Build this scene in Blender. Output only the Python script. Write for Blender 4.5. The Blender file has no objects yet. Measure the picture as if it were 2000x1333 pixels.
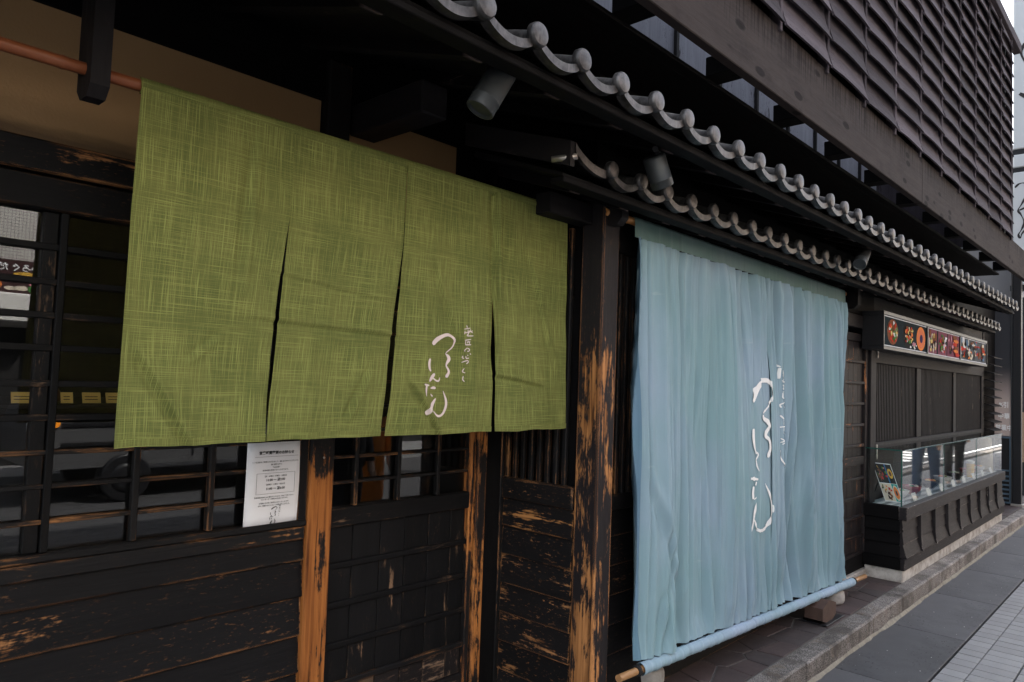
import bpy, bmesh, math, random
from math import sin, cos, pi, radians
from mathutils import Vector, Matrix, noise
random.seed(7)
S = bpy.context.scene
COL = S.collection
# ---------------------------------------------------------------- camera, sky, sun, exposure
cam = bpy.data.cameras.new('camera')
cam.sensor_width = 36.0
cam.lens = 25.565
cam.clip_start = .05
cam.clip_end = 400
camo = bpy.data.objects.new('camera', cam)
COL.objects.link(camo)
_y, _p, _r = 0.820295, 0.049804, 0.0360975
_f = Vector((sin(_y)*cos(_p), cos(_y)*cos(_p), sin(_p)))
_rt = Vector((cos(_y), -sin(_y), 0))
_u = _rt.cross(_f)
_r2 = _rt*cos(_r) + _u*sin(_r)
_u2 = -_rt*sin(_r) + _u*cos(_r)
_m = Matrix((_r2, _u2, -_f)).transposed().to_4x4()
_m.translation = Vector((0, -2.44, 1.5))
camo.matrix_world = _m
S.camera = camo

SUN_EL, SUN_AZ = radians(50), radians(35)          # azimuth from +Y towards +X
W = bpy.data.worlds.new('World')
S.world = W
W.use_nodes = True
wn = W.node_tree
sky = wn.nodes.new('ShaderNodeTexSky')
sky.sky_type = 'NISHITA'
sky.sun_disc = False
sky.sun_elevation = SUN_EL
sky.sun_rotation = SUN_AZ
sky.air_density = 1.0
sky.dust_density = 3.0
sky.ozone_density = 1.0
hz = wn.nodes.new('ShaderNodeHueSaturation')          # thin bright overcast: paler than a clear sky
hz.inputs['Saturation'].default_value = .42
wn.links.new(sky.outputs[0], hz.inputs['Color'])
wn.links.new(hz.outputs[0], wn.nodes['Background'].inputs[0])
wn.nodes['Background'].inputs[1].default_value = 0.15
sl = bpy.data.lights.new('sun', 'SUN')
sl.energy = 3.0
sl.angle = radians(.5)
sl.color = (1, .95, .88)
so = bpy.data.objects.new('sun', sl)
COL.objects.link(so)
_d = Vector((sin(SUN_AZ)*cos(SUN_EL), cos(SUN_AZ)*cos(SUN_EL), sin(SUN_EL)))
so.rotation_euler = _d.to_track_quat('Z', 'Y').to_euler()
so.location = _d*40
vs = S.view_settings
vs.view_transform = 'Standard'
vs.look = 'None'
vs.gamma = 1
vs.use_curve_mapping = False
vs.exposure = 2.2
S.cycles.max_bounces = 8
S.cycles.transparent_max_bounces = 16

# ---------------------------------------------------------------- material helpers
class NT:
    def __init__(s, name):
        s.m = bpy.data.materials.new(name)
        s.m.use_nodes = True
        s.t = s.m.node_tree
        s.b = s.t.nodes['Principled BSDF']
        s.out = s.t.nodes['Material Output']
    def n(s, typ, **kw):
        nd = s.t.nodes.new('ShaderNode'+typ)
        for k, v in kw.items():
            if k.startswith('i_'):
                key = k[2:]
                key = int(key) if key.isdigit() else key
                s.set(nd.inputs[key], v)
            else:
                setattr(nd, k, v)
        return nd
    def set(s, sock, v):
        if isinstance(v, bpy.types.NodeSocket):
            s.t.links.new(v, sock)
        elif isinstance(v, bpy.types.Node):
            s.t.links.new(v.outputs[0], sock)
        else:
            if hasattr(sock.default_value, '__len__') and len(sock.default_value) == 4 and len(v) == 3:
                v = (*v, 1)
            sock.default_value = v
    def math(s, op, a, b=None, c=None, clamp=False):
        nd = s.t.nodes.new('ShaderNodeMath')
        nd.operation = op
        nd.use_clamp = clamp
        for i, v in enumerate((a, b, c)):
            if v is not None:
                s.set(nd.inputs[i], v)
        return nd.outputs[0]
    def mix(s, f, a, b, blend='MIX'):
        nd = s.t.nodes.new('ShaderNodeMix')
        nd.data_type = 'RGBA'
        nd.blend_type = blend
        s.set(nd.inputs[0], f)
        s.set(nd.inputs[6], a)
        s.set(nd.inputs[7], b)
        return nd.outputs[2]
    def step(s, v, a, b):
        nd = s.t.nodes.new('ShaderNodeMapRange')
        nd.interpolation_type = 'SMOOTHSTEP'
        s.set(nd.inputs[0], v)
        nd.inputs[1].default_value = a
        nd.inputs[2].default_value = b
        return nd.outputs[0]
    def coord(s, scale=(1, 1, 1), src='Object', jitter=True):
        tc = s.n('TexCoord')
        v = tc.outputs[src]
        if jitter:
            oi = s.n('ObjectInfo')
            r = s.math('MULTIPLY', oi.outputs['Random'], 61.7)
            va = s.n('VectorMath', operation='ADD')
            s.set(va.inputs[0], v)
            s.set(va.inputs[1], r)
            v = va.outputs[0]
        mp = s.n('VectorMath', operation='MULTIPLY')
        s.set(mp.inputs[0], v)
        mp.inputs[1].default_value = scale
        return mp.outputs[0]
    def noise(s, vec, scale, detail=4, rough=.55, dist=0):
        nd = s.n('TexNoise', i_Scale=scale, i_Detail=detail, i_Roughness=rough, i_Distortion=dist)
        s.set(nd.inputs['Vector'], vec)
        return nd.outputs[0]
    def base(s, col, rough=.6, metal=0.0, spec=.4):
        s.set(s.b.inputs['Base Color'], col)
        s.set(s.b.inputs['Roughness'], rough)
        s.b.inputs['Metallic'].default_value = metal
        s.b.inputs['Specular IOR Level'].default_value = spec
    def bump(s, h, strength=.3, dist=.01):
        b = s.n('Bump', i_Strength=strength, i_Distance=dist)
        s.set(b.inputs['Height'], h)
        s.t.links.new(b.outputs[0], s.b.inputs['Normal'])

_MC = {}
WOOD = dict(
    # dark, light, worn dark, worn light, edge weight, face bias, chips, roughness, z range (worn at, clean at) or None
    black=((0.0031, 0.0030, 0.0034), (0.0073, 0.0070, 0.0077), (.14, .055, .018), (.40, .19, .075), 1.15, -.20, .22, .52, None),
    rail=((0.0048, 0.0048, 0.0052), (0.0104, 0.0100, 0.0104), (.15, .06, .02), (.36, .17, .065), .62, -.13, .15, .5, None),
    post=((.006, .0055, .0055), (.015, .013, .0125), (.15, .045, .011), (.40, .145, .036), .45, .045, .1, .55, (-.42, -.02)),
    corner=((0.0105, 0.0090, 0.0099), (0.0186, 0.0161, 0.0174), (.14, .055, .018), (.50, .225, .08), 1.6, -.085, .15, .55, (.30, .85)),
    jamb=((.006, .0055, .0055), (.014, .012, .012), (.17, .055, .015), (.46, .18, .05), .75, .02, .2, .55, None),
    chip=((.0045, .0042, .0043), (.011, .010, .0104), (.12, .05, .018), (.42, .2, .08), 1.0, -.11, .8, .5, None),
    grain=((.0045, .0042, .0043), (.011, .010, .0104), (.12, .05, .018), (.46, .21, .07), 1.0, .02, .6, .5, None),
    door=((0.0034, 0.0034, 0.0036), (0.0067, 0.0066, 0.0072), (.06, .034, .02), (.2, .12, .07), .32, -.16, .12, .5, None),
    doorlow=((.007, .0058, .0058), (.017, .0135, .0135), (.07, .042, .026), (.2, .13, .085), .3, .02, .8, .6, None),
    dark=((0.0034, 0.0032, 0.0034), (0.0068, 0.0062, 0.0064), (.03, .025, .022), (.06, .05, .045), .1, -.4, 0, .6, None),
    grey=((0.0077, 0.0066, 0.0072), (0.0147, 0.0130, 0.0138), (.08, .06, .05), (.2, .15, .12), .25, -.24, .08, .55, None),
    sidedoor=((0.0083, 0.0067, 0.0071), (0.0173, 0.0142, 0.0150), (.22, .085, .03), (.4, .17, .07), .40, -.16, .05, .5, None),
    rafter=((.075, .052, .050), (.16, .12, .115), (.09, .06, .05), (.14, .1, .08), .2, -.2, .2, .7, None),
    case=((0.0115, 0.0095, 0.0100), (0.0229, 0.0193, 0.0199), (.24, .2, .18), (.42, .37, .33), .62, -.18, .06, .5, None),
    louver=((0.0267, 0.0224, 0.0262), (0.0962, 0.0813, 0.0936), (.02, .016, .018), (.045, .034, .038), .2, -.14, .75, .75, None),
    paleboard=((.22, .22, .25), (.42, .42, .47), (.04, .036, .04), (.08, .07, .075), .1, -.1, .8, .75, None),
    fascia=((0.0235, 0.0188, 0.0179), (0.0470, 0.0381, 0.0362), (.02, .016, .016), (.035, .028, .028), .1, -.3, .0, .7, None),
)
def wood(kind, ax):
    key = ('wood', kind, ax)
    if key in _MC:
        return _MC[key]
    dk, lt, w1, w2, E, bias, chips, rough, zr = WOOD[kind]
    s = NT('%s_wood_grain_%s' % (kind, 'xyz'[ax]))
    def sc(a, c):
        v = [c, c, c]
        v[ax] = a
        return tuple(v)
    g = s.noise(s.coord(sc(2.2, 55)), 1, 5, .6, .4)
    ring = s.noise(s.coord(sc(1.1, 16)), 1, 3, .5, 1.2)
    bl = s.noise(s.coord(sc(2.6, 7)), 1, 6, .68, .3)
    fine = s.noise(s.coord(sc(14, 85)), 1, 4, .6)
    # worn arrises: compare the rounded normal with the true one
    bv = s.n('Bevel', samples=4, i_Radius=.011)
    geo = s.n('NewGeometry')
    dt = s.n('VectorMath', operation='DOT_PRODUCT')
    s.set(dt.inputs[0], bv.outputs[0])
    s.set(dt.inputs[1], geo.outputs['Normal'])
    edge = s.step(s.math('SUBTRACT', 1.0, dt.outputs['Value']), .004, .16)
    en = s.step(s.noise(s.coord(sc(5, 22)), 1, 4, .7), .30, .55)
    w = s.math('MULTIPLY', s.math('MULTIPLY', edge, en), E*.5)
    w = s.math('ADD', w, s.math('MULTIPLY_ADD', bl, 1.7, -.35))
    w = s.math('ADD', w, s.math('MULTIPLY', s.math('SUBTRACT', g, .5), .5))
    w = s.math('ADD', w, bias)
    if kind == 'grain':
        w = s.math('ADD', w, s.math('MULTIPLY', s.math('SUBTRACT', ring, .5), 1.3))
    rag = s.noise(s.coord(sc(9, 62)), 1, 4, .75)
    w = s.math('ADD', w, s.math('MULTIPLY', s.math('SUBTRACT', rag, .5), .55))
    if zr:
        tc = s.n('TexCoord')
        sp = s.n('SeparateXYZ')
        s.set(sp.inputs[0], tc.outputs['Object'])
        f = s.step(sp.outputs[2], zr[0], zr[1])
        w = s.math('ADD', w, s.math('MULTIPLY', s.math('SUBTRACT', .5, f), .42))
    wear = s.step(w, .575, .715)
    if chips:
        c = s.noise(s.coord(sc(34, 120)), 1, 3, .7)
        area = s.step(bl, .40, .60)
        ch = s.math('MULTIPLY', s.step(c, .60, .65), area)
        wear = s.math('MAXIMUM', wear, s.math('MULTIPLY', ch, min(1, chips)))
    stain = s.mix(g, dk, lt)
    stain = s.mix(s.math('MULTIPLY', s.step(ring, .45, .7), .5), stain, lt)
    stain = s.mix(s.math('MULTIPLY', s.step(bl, .38, .64), .4), stain, lt)
    raw = s.mix(s.step(s.math('ADD', s.math('MULTIPLY', g, .6), s.math('MULTIPLY', ring, .4)), .36, .64), w1, w2)
    raw = s.mix(s.math('MULTIPLY', s.step(g, .47, .36), .75), raw, tuple(v*.22 for v in w1))
    if kind == 'rafter':          # weathered end grain, colour brightened to show under the dark eave; darker flanks
        tg = s.n('TexCoord')
        sg_ = s.n('SeparateXYZ')
        s.set(sg_.inputs[0], tg.outputs['Generated'])
        stain = s.mix(s.step(sg_.outputs[1], .035, .005), (.007, .006, .006), stain)
    col = s.mix(wear, stain, raw)
    oi = s.n('ObjectInfo')
    hv = s.n('HueSaturation')
    s.set(hv.inputs['Color'], col)
    vr = {'louver': .75, 'black': .6, 'chip': .6, 'door': .5}.get(kind, .36)
    s.set(hv.inputs['Value'], s.math('ADD', 1-vr/2, s.math('MULTIPLY', oi.outputs['Random'], vr)))
    col = hv.outputs[0]
    if kind == 'fascia':
        # knots and dirt runs below the top arris
        kv = s.coord(sc(3.4, 9))
        vo = s.n('TexVoronoi', i_Scale=1.0, i_Randomness=1.0)
        s.set(vo.inputs['Vector'], kv)
        blot = s.step(s.noise(s.coord(sc(2.5, 6)), 1, 6, .75), .50, .68)
        col = s.mix(s.math('MULTIPLY', blot, .5), col, (.022, .017, .017))
        kn = s.step(s.math('ADD', vo.outputs['Distance'], s.math('MULTIPLY', fine, .1)), .27, .19)
        col = s.mix(s.math('MULTIPLY', kn, .95), col, (.012, .009, .009))
        tc = s.n('TexCoord')
        sp = s.n('SeparateXYZ')
        s.set(sp.inputs[0], tc.outputs['Object'])
        st = s.noise(s.coord((46, 46, 2.0), jitter=False), 1, 3, .7)
        ln = s.noise(s.coord((1.6, 1.6, .2), jitter=False), 1, 3)
        hgt = s.math('ADD', s.math('MULTIPLY', sp.outputs[2], 2.6), s.math('MULTIPLY', ln, .9))
        run = s.math('MULTIPLY', s.step(st, .47, .57), s.step(hgt, .36, .80))
        col = s.mix(s.math('MULTIPLY', run, .95), col, (.016, .012, .012))
    s.base(col, s.math('ADD', rough, s.math('MULTIPLY', fine, .22)), spec={'dark': .08, 'louver': .15, 'fascia': .1, 'rafter': .1, 'black': .16, 'door': .16}.get(kind, .2))
    hgt = s.math('SUBTRACT', s.math('MULTIPLY', g, .6), s.math('MULTIPLY', wear, .35))
    s.bump(s.math('ADD', hgt, s.math('MULTIPLY', fine, .3)), .55, .004)
    _MC[key] = s.m
    return s.m

def mat(name, fn):
    if name not in _MC:
        s = NT(name)
        fn(s)
        _MC[name] = s.m
    return _MC[name]
def plain(name, col, rough=.6, metal=0.0, var=.0, scale=8, bump=0.0, spec=.4):
    def fn(s):
        if var or bump:
            nz = s.noise(s.coord((1, 1, 1)), scale, 5, .6)
            c = s.mix(nz, tuple(max(0, v*(1-var)) for v in col), tuple(v*(1+var) for v in col))
            s.base(c, rough, metal, spec)
            if bump:
                s.bump(nz, bump, .01)
        else:
            s.base((*col, 1), rough, metal, spec)
    return mat(name, fn)
def glow(name, col, strength):
    def fn(s):
        s.base((*col, 1), .8, 0.0, .05)
        s.set(s.b.inputs['Emission Color'], (*col, 1))
        s.b.inputs['Emission Strength'].default_value = strength
    return mat(name, fn)
def glass_fn(tint, ior):
    def fn(s):
        tr = s.n('BsdfTransparent')
        s.set(tr.inputs[0], (*tint, 1))
        gl = s.n('BsdfGlossy', i_Roughness=0.0)
        lw = s.n('LayerWeight', i_Blend=.5)
        r0 = ((ior-1)/(ior+1))**2
        fr = s.n('Math', operation='MULTIPLY_ADD', use_clamp=True)
        s.set(fr.inputs[0], s.math('POWER', lw.outputs['Facing'], 5.0))
        fr.inputs[1].default_value = (1-r0)*.95
        fr.inputs[2].default_value = r0
        mx = s.n('MixShader')
        s.set(mx.inputs[0], fr.outputs[0])
        s.t.links.new(tr.outputs[0], mx.inputs[1])
        s.t.links.new(gl.outputs[0], mx.inputs[2])
        s.t.links.new(mx.outputs[0], s.out.inputs[0])
    return fn
GLASS = mat('window_glass', glass_fn((.88, .9, .9), 1.75))
CLEAR = mat('case_glass', glass_fn((.95, .975, .97), 1.45))
GEDGE = plain('glass_edge', (.02, .09, .075), .1)
def granite_fn(s):
    v = s.coord((1, 1, 1))
    a = s.noise(v, 170, 2, .6)
    b = s.noise(v, 6, 5, .6)
    vo = s.n('TexVoronoi', i_Scale=130.0)
    s.set(vo.inputs['Vector'], v)
    c = s.mix(s.step(a, .40, .58), (.055, .05, .047), (.40, .36, .33))
    c = s.mix(s.math('MULTIPLY', s.step(b, .42, .68), .55), c, (.12, .095, .075))
    geo = s.n('NewGeometry')
    bv = s.n('Bevel', samples=4, i_Radius=.014)
    dt = s.n('VectorMath', operation='DOT_PRODUCT')
    s.set(dt.inputs[0], bv.outputs[0])
    s.set(dt.inputs[1], geo.outputs['Normal'])
    e = s.step(s.math('SUBTRACT', 1.0, dt.outputs['Value']), .01, .2)
    c = s.mix(s.math('MULTIPLY', e, .55), c, (.5, .46, .43))
    st = s.step(s.noise(s.coord((3.0, 3.0, 2)), 1, 6, .75), .44, .62)
    c = s.mix(s.math('MULTIPLY', st, .72), c, (.045, .038, .032))
    st2 = s.step(s.noise(s.coord((7, 7, 5)), 1, 5, .7), .54, .68)
    c = s.mix(s.math('MULTIPLY', st2, .45), c, (.21, .15, .10))
    oi = s.n('ObjectInfo')
    hv = s.n('HueSaturation')
    s.set(hv.inputs['Color'], c)
    s.set(hv.inputs['Value'], s.math('ADD', .7, s.math('MULTIPLY', oi.outputs['Random'], .6)))
    c = hv.outputs[0]
    s.base(c, .75)
    s.bump(a, .25, .004)
GRANITE = mat('granite', granite_fn)
def plinth_fn(s):
    v = s.coord((1, 1, 1))
    b = s.noise(v, 9, 6, .7)
    c = s.mix(s.step(b, .3, .65), (.26, .23, .2), (.55, .52, .48))
    s.base(c, .85)
    s.bump(s.noise(v, 60, 3), .3, .004)
PLINTH = mat('plinth_stone', plinth_fn)
def slab_fn(s):
    v = s.coord((1, 1, 1), jitter=False)
    a = s.noise(v, 3, 6, .65)
    b = s.noise(v, 120, 3, .6)
    oi = s.n('ObjectInfo')
    c = s.mix(a, (.062, .061, .065), (.130, .128, .134))
    c = s.mix(s.math('MULTIPLY', b, .35), c, (.035, .035, .038))
    d = s.noise(s.coord((26, 60, 1), jitter=False), 1, 3, .6)
    area = s.step(s.noise(v, 1.6, 3), .42, .60)
    big = s.noise(v, 1.1, 5, .7)
    c = s.mix(s.math('MULTIPLY', s.step(big, .44, .66), .55), c, (.034, .034, .037))
    c = s.mix(s.math('MULTIPLY', s.math('MULTIPLY', s.step(d, .58, .66), area), .8), c, (.016, .016, .018))
    w = s.noise(v, 36, 2, .5)
    c = s.mix(s.step(w, .745, .755), c, (.5, .5, .48))
    hv = s.n('HueSaturation')
    s.set(hv.inputs['Color'], c)
    s.set(hv.inputs['Value'], s.math('ADD', .88, s.math('MULTIPLY', oi.outputs['Random'], .25)))
    s.base(hv.outputs[0], .62)
    s.bump(b, .2, .003)
SLAB = mat('dark_paving', slab_fn)
def paver_fn(s):
    v = s.coord((1, 1, 1), jitter=False)
    oi = s.n('ObjectInfo')
    a = s.noise(v, 5, 5, .65)
    b = s.noise(v, 150, 2, .6)
    c = s.mix(a, (.22, .22, .225), (.36, .36, .36))
    c = s.mix(s.math('MULTIPLY', b, .4), c, (.16, .16, .165))
    hv = s.n('HueSaturation')
    s.set(hv.inputs['Color'], c)
    s.set(hv.inputs['Value'], s.math('ADD', .92, s.math('MULTIPLY', oi.outputs['Random'], .16)))
    s.base(hv.outputs[0], .8)
    s.bump(b, .3, .003)
PAVER = mat('grey_paver', paver_fn)
def flag_fn(s):
    v = s.coord((1, 1, 1))
    oi = s.n('ObjectInfo')
    a = s.noise(v, 12, 6, .65)
    c = s.mix(a, (.030, .026, .026), (.085, .07, .068))
    hv = s.n('HueSaturation')
    s.set(hv.inputs['Color'], s.mix(oi.outputs['Random'], c, s.mix(a, (.045, .03, .03), (.11, .075, .07))))
    s.base(hv.outputs[0], .6)
    s.bump(a, .5, .008)
FLAG = mat('flagstone', flag_fn)
MORTAR = plain('mortar', (.13, .125, .118), .9, var=.5, scale=18, bump=.3)
JOINT = plain('paving_joint', (.014, .0135, .013), .95, var=.3, scale=30)
ASPH = plain('asphalt', (.05, .05, .053), .85, var=.35, scale=70, bump=.3)
def plaster_fn(s):
    v = s.coord((1, 1, 1), jitter=False)
    a = s.noise(v, 1.8, 5, .6)
    b = s.noise(v, 120, 3, .6)
    c = s.mix(a, (.30, .175, .08), (.42, .265, .13))
    d = s.noise(s.coord((4, 4, 26), jitter=False), 1, 4)
    tc = s.n('TexCoord')
    sp = s.n('SeparateXYZ')
    s.set(sp.inputs[0], tc.outputs['Object'])
    low = s.step(s.math('ADD', s.math('MULTIPLY', sp.outputs[2], -1), s.math('MULTIPLY', d, .05)), .19, .235)
    c = s.mix(s.math('MULTIPLY', low, .8), c, (.09, .06, .035))
    s.base(c, .9)
    s.bump(b, .35, .003)
PLASTER = mat('ochre_plaster', plaster_fn)
def tile_fn(s):
    v = s.coord((1, 1, 1))
    a = s.noise(v, 26, 5, .65)
    st = s.noise(s.coord((60, 60, 9)), 1, 3, .6)
    oi = s.n('ObjectInfo')
    c = s.mix(s.step(a, .3, .7), (.040, .038, .038), (.135, .128, .127))
    c = s.mix(s.math('MULTIPLY', s.step(st, .5, .75), .4), c, (.23, .22, .21))
    hv = s.n('HueSaturation')
    s.set(hv.inputs['Color'], c)
    s.set(hv.inputs['Value'], s.math('ADD', .8, s.math('MULTIPLY', oi.outputs['Random'], .4)))
    s.base(hv.outputs[0], s.math('ADD', .34, s.math('MULTIPLY', a, .25)), .75, .5)
    s.bump(a, .15, .004)
TILE = mat('smoked_roof_tile', tile_fn)
def green_fn(s):
    uv = s.n('UVMap')
    def sc(x, y):
        m = s.n('VectorMath', operation='MULTIPLY')
        s.set(m.inputs[0], uv.outputs[0])
        m.inputs[1].default_value = (x, y, 1)
        return m.outputs[0]
    wv = s.noise(sc(760, 6), 1, 2, .6)
    hz = s.noise(sc(5, 660), 1, 2, .6)
    wv2 = s.noise(sc(360, 3), 1, 2, .6)
    hz2 = s.noise(sc(2.6, 320), 1, 2, .6)
    clo = s.noise(sc(5, 4), 1, 4, .6)
    fib = s.noise(sc(900, 900), 1, 2, .6)
    a = s.math('MAXIMUM', s.step(wv, .53, .68), s.math('MULTIPLY', s.step(wv2, .58, .70), .9))
    b = s.math('MAXIMUM', s.step(hz, .54, .69), s.math('MULTIPLY', s.step(hz2, .59, .71), .9))
    t = s.math('MAXIMUM', a, s.math('MULTIPLY', b, .85))
    c = s.mix(s.step(clo, .35, .65), (.155, .182, .052), (.222, .238, .070))
    c = s.mix(s.math('MULTIPLY', s.step(s.math('ADD', wv2, hz2), .98, 1.2), .35), c, (.16, .115, .045))
    c = s.mix(s.math('MULTIPLY', fib, .5), c, (.066, .074, .025))
    c = s.mix(s.math('MULTIPLY', t, .64), c, (.53, .58, .17))
    s.base(c, .9, spec=.12)
    s.bump(s.math('ADD', a, b), .3, .0012)
    tl_ = s.n('BsdfTranslucent')
    s.set(tl_.inputs[0], s.mix(.5, c, (.22, .14, .07)))
    mx = s.n('MixShader')
    mx.inputs[0].default_value = .22
    s.t.links.new(s.b.outputs[0], mx.inputs[1])
    s.t.links.new(tl_.outputs[0], mx.inputs[2])
    s.t.links.new(mx.outputs[0], s.out.inputs[0])
GREEN = mat('green_slub_linen', green_fn)
def blue_fn(tone):
    def fn(s):
        uv = s.n('UVMap')
        def sc(x, y):
            m = s.n('VectorMath', operation='MULTIPLY')
            s.set(m.inputs[0], uv.outputs[0])
            m.inputs[1].default_value = (x, y, 1)
            return m.outputs[0]
        st = s.noise(sc(26, .7), 1, 4, .6, .3)
        bg = s.noise(sc(1.6, 1.1), 1, 4, .55)
        thr = s.noise(sc(900, 40), 1, 2)
        thr2 = s.noise(sc(40, 900), 1, 2)
        stain = s.noise(sc(2.2, 9), 1, 5, .6, .6)
        c = s.mix(s.step(bg, .35, .68), tuple(v*k for v, k in zip(tone, (.80, .92, .90))), tuple(v*k for v, k in zip(tone, (1.0, .98, 1.08))))
        c = s.mix(s.math('MULTIPLY', s.step(st, .54, .74), .42), c, tuple(min(.8, v*1.5) for v in tone))
        c = s.mix(s.math('MULTIPLY', s.step(st, .46, .30), .30), c, tuple(v*.62 for v in tone))  # faded-dye streaks, deepened in colour to add pleat shading
        c = s.mix(s.math('MULTIPLY', s.step(stain, .66, .74), .22), c, (.6, .64, .66))
        c = s.mix(s.math('MULTIPLY', s.math('ADD', thr, thr2), .12), c, (.10, .16, .2))
        s.base(c, .85, spec=.2)
        s.bump(s.math('ADD', thr, thr2), .15, .001)
    return fn
BLUE = mat('faded_blue_cotton', blue_fn((.30, .405, .450)))
BLUEHEM = mat('blue_cotton_hem', blue_fn((.16, .26, .34)))
SLEEVE = mat('blue_cotton_top_sleeve', blue_fn((.185, .265, .24)))
BLUEBOT = mat('blue_cotton_bottom_sleeve', blue_fn((.35, .44, .52)))
def bamboo_fn(c1, c2):
    def fn(s):
        v = s.coord((6, 60, 60))
        a = s.noise(v, 1, 4)
        s.base(s.mix(a, c1, c2), .35)
    return fn
BAMBOO = mat('brown_bamboo', bamboo_fn((.16, .045, .018), (.30, .10, .04)))
BAMBOO2 = mat('orange_bamboo', bamboo_fn((.50, .20, .05), (.72, .36, .12)))
BAMBOO3 = mat('pale_bamboo', bamboo_fn((.26, .12, .05), (.50, .29, .13)))
INK = plain('black_ink', (.02, .02, .022), .7)
WHITE = plain('white_print', (.85, .85, .84), .7)
PINKWHITE = plain('faded_white_print', (.72, .60, .56), .8)
PAPER = plain('laminated_paper', (.82, .82, .84), .28, var=.03, scale=3)
STEEL = plain('grey_steel', (.045, .050, .053), .45, .3, var=.2, scale=10)
BLACKP = plain('black_paint', (.012, .012, .014), .4)
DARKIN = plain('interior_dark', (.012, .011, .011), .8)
HINGE = plain('hinge_metal', (.45, .42, .38), .4, .8)
ROPE = plain('black_cord', (.012, .012, .013), .8)

# ---------------------------------------------------------------- object helpers
def wp(o):
    v = Vector(o.location)
    while o.parent:
        o = o.parent
        v = v + Vector(o.location)
    return v
def link(name, me, loc, parent=None):
    o = bpy.data.objects.new(name, me)
    COL.objects.link(o)
    if parent is not None:
        o.parent = parent
        o.location = Vector(loc) - wp(parent)
    else:
        o.location = loc
    return o
def empty(name, loc, parent=None):
    o = link(name, None, loc, parent)
    o.empty_display_size = .1
    return o
def tag(o, label=None, cat=None, group=None, kind=None):
    if label: o['label'] = label
    if cat: o['category'] = cat
    if group: o['group'] = group
    if kind: o['kind'] = kind
    return o
_BX = {}
def boxmesh(d, m, bev):
    key = (round(d[0], 4), round(d[1], 4), round(d[2], 4), m.name, bev)
    if key in _BX:
        return _BX[key]
    x, y, z = (v/2 for v in d)
    b = min(bev, x*.45, y*.45, z*.45)
    V, idx = [], {}
    for sx in (-1, 1):
        for sy in (-1, 1):
            for sz in (-1, 1):
                for a in range(3):
                    p = [sx*(x-b), sy*(y-b), sz*(z-b)]
                    p[a] = (sx, sy, sz)[a]*(x, y, z)[a]
                    idx[(sx, sy, sz, a)] = len(V)
                    V.append(p)
    F = []
    for a in range(3):
        i, j = [(1, 2), (2, 0), (0, 1)][a]
        for s in (-1, 1):
            q = []
            for u, v in ((-1, -1), (1, -1), (1, 1), (-1, 1)):
                k = [0, 0, 0]
                k[a], k[i], k[j] = s, u, v
                q.append(idx[(*k, a)])
            F.append(q if s > 0 else q[::-1])
    for a in range(3):
        i, j = [(1, 2), (2, 0), (0, 1)][a]
        for si in (-1, 1):
            for sj in (-1, 1):
                def k(sa, face):
                    t = [0, 0, 0]
                    t[a], t[i], t[j] = sa, si, sj
                    return idx[(*t, face)]
                F.append([k(-1, i), k(1, i), k(1, j), k(-1, j)])
    for sx in (-1, 1):
        for sy in (-1, 1):
            for sz in (-1, 1):
                F.append([idx[(sx, sy, sz, a)] for a in range(3)])
    me = bpy.data.meshes.new('block')
    me.from_pydata(V, [], F)
    bm = bmesh.new()
    bm.from_mesh(me)
    bmesh.ops.recalc_face_normals(bm, faces=bm.faces)
    bm.to_mesh(me)
    bm.free()
    me.materials.append(m)
    _BX[key] = me
    return me
def resolve(m, d):
    if isinstance(m, str):
        return wood(m, max(range(3), key=lambda i: d[i]))
    return m
def box(name, lo, hi, m, parent=None, bev=.003):
    d = [abs(hi[i]-lo[i]) for i in range(3)]
    c = [(hi[i]+lo[i])/2 for i in range(3)]
    return link(name, boxmesh(d, resolve(m, d), bev), c, parent)
def mesh(name, V, F, m, parent=None, origin=None, smooth=False, uvs=None, fix=True):
    if origin is None:
        n = len(V)
        origin = [(min(v[i] for v in V)+max(v[i] for v in V))/2 for i in range(3)]
    me = bpy.data.meshes.new(name)
    me.from_pydata([[v[i]-origin[i] for i in range(3)] for v in V], [], F)
    if fix:
        bm = bmesh.new()
        bm.from_mesh(me)
        bmesh.ops.recalc_face_normals(bm, faces=bm.faces)
        bm.to_mesh(me)
        bm.free()
    if uvs:
        ul = me.uv_layers.new(name='UVMap')
        for l in me.loops:
            ul.data[l.index].uv = uvs[l.vertex_index]
    me.materials.append(m)
    if smooth:
        for p in me.polygons: p.use_smooth = True
    return link(name, me, origin, parent)
def lap(name, a, b, z0, z1, nrm, tb, tt, m, parent, nose=.006, back=.02):
    """one weatherboard: tilted front, nose rounded at the lower edge"""
    pr = [(-back, z0), (tb-nose*.4, z0), (tb, z0+nose*.5), (tb, z0+nose), (tt, z1), (-back, z1)]
    V = []
    for p in (a, b):
        for o_, z in pr:
            V.append((p[0]+nrm[0]*o_, p[1]+nrm[1]*o_, z))
    n = len(pr)
    F = [[i, (i+1) % n, n+(i+1) % n, n+i] for i in range(n)] + [list(range(n))[::-1], list(range(n, 2*n))]
    ax = 0 if abs(b[0]-a[0]) > abs(b[1]-a[1]) else 1
    return mesh(name, V, F, wood(m, ax), parent)
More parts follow.
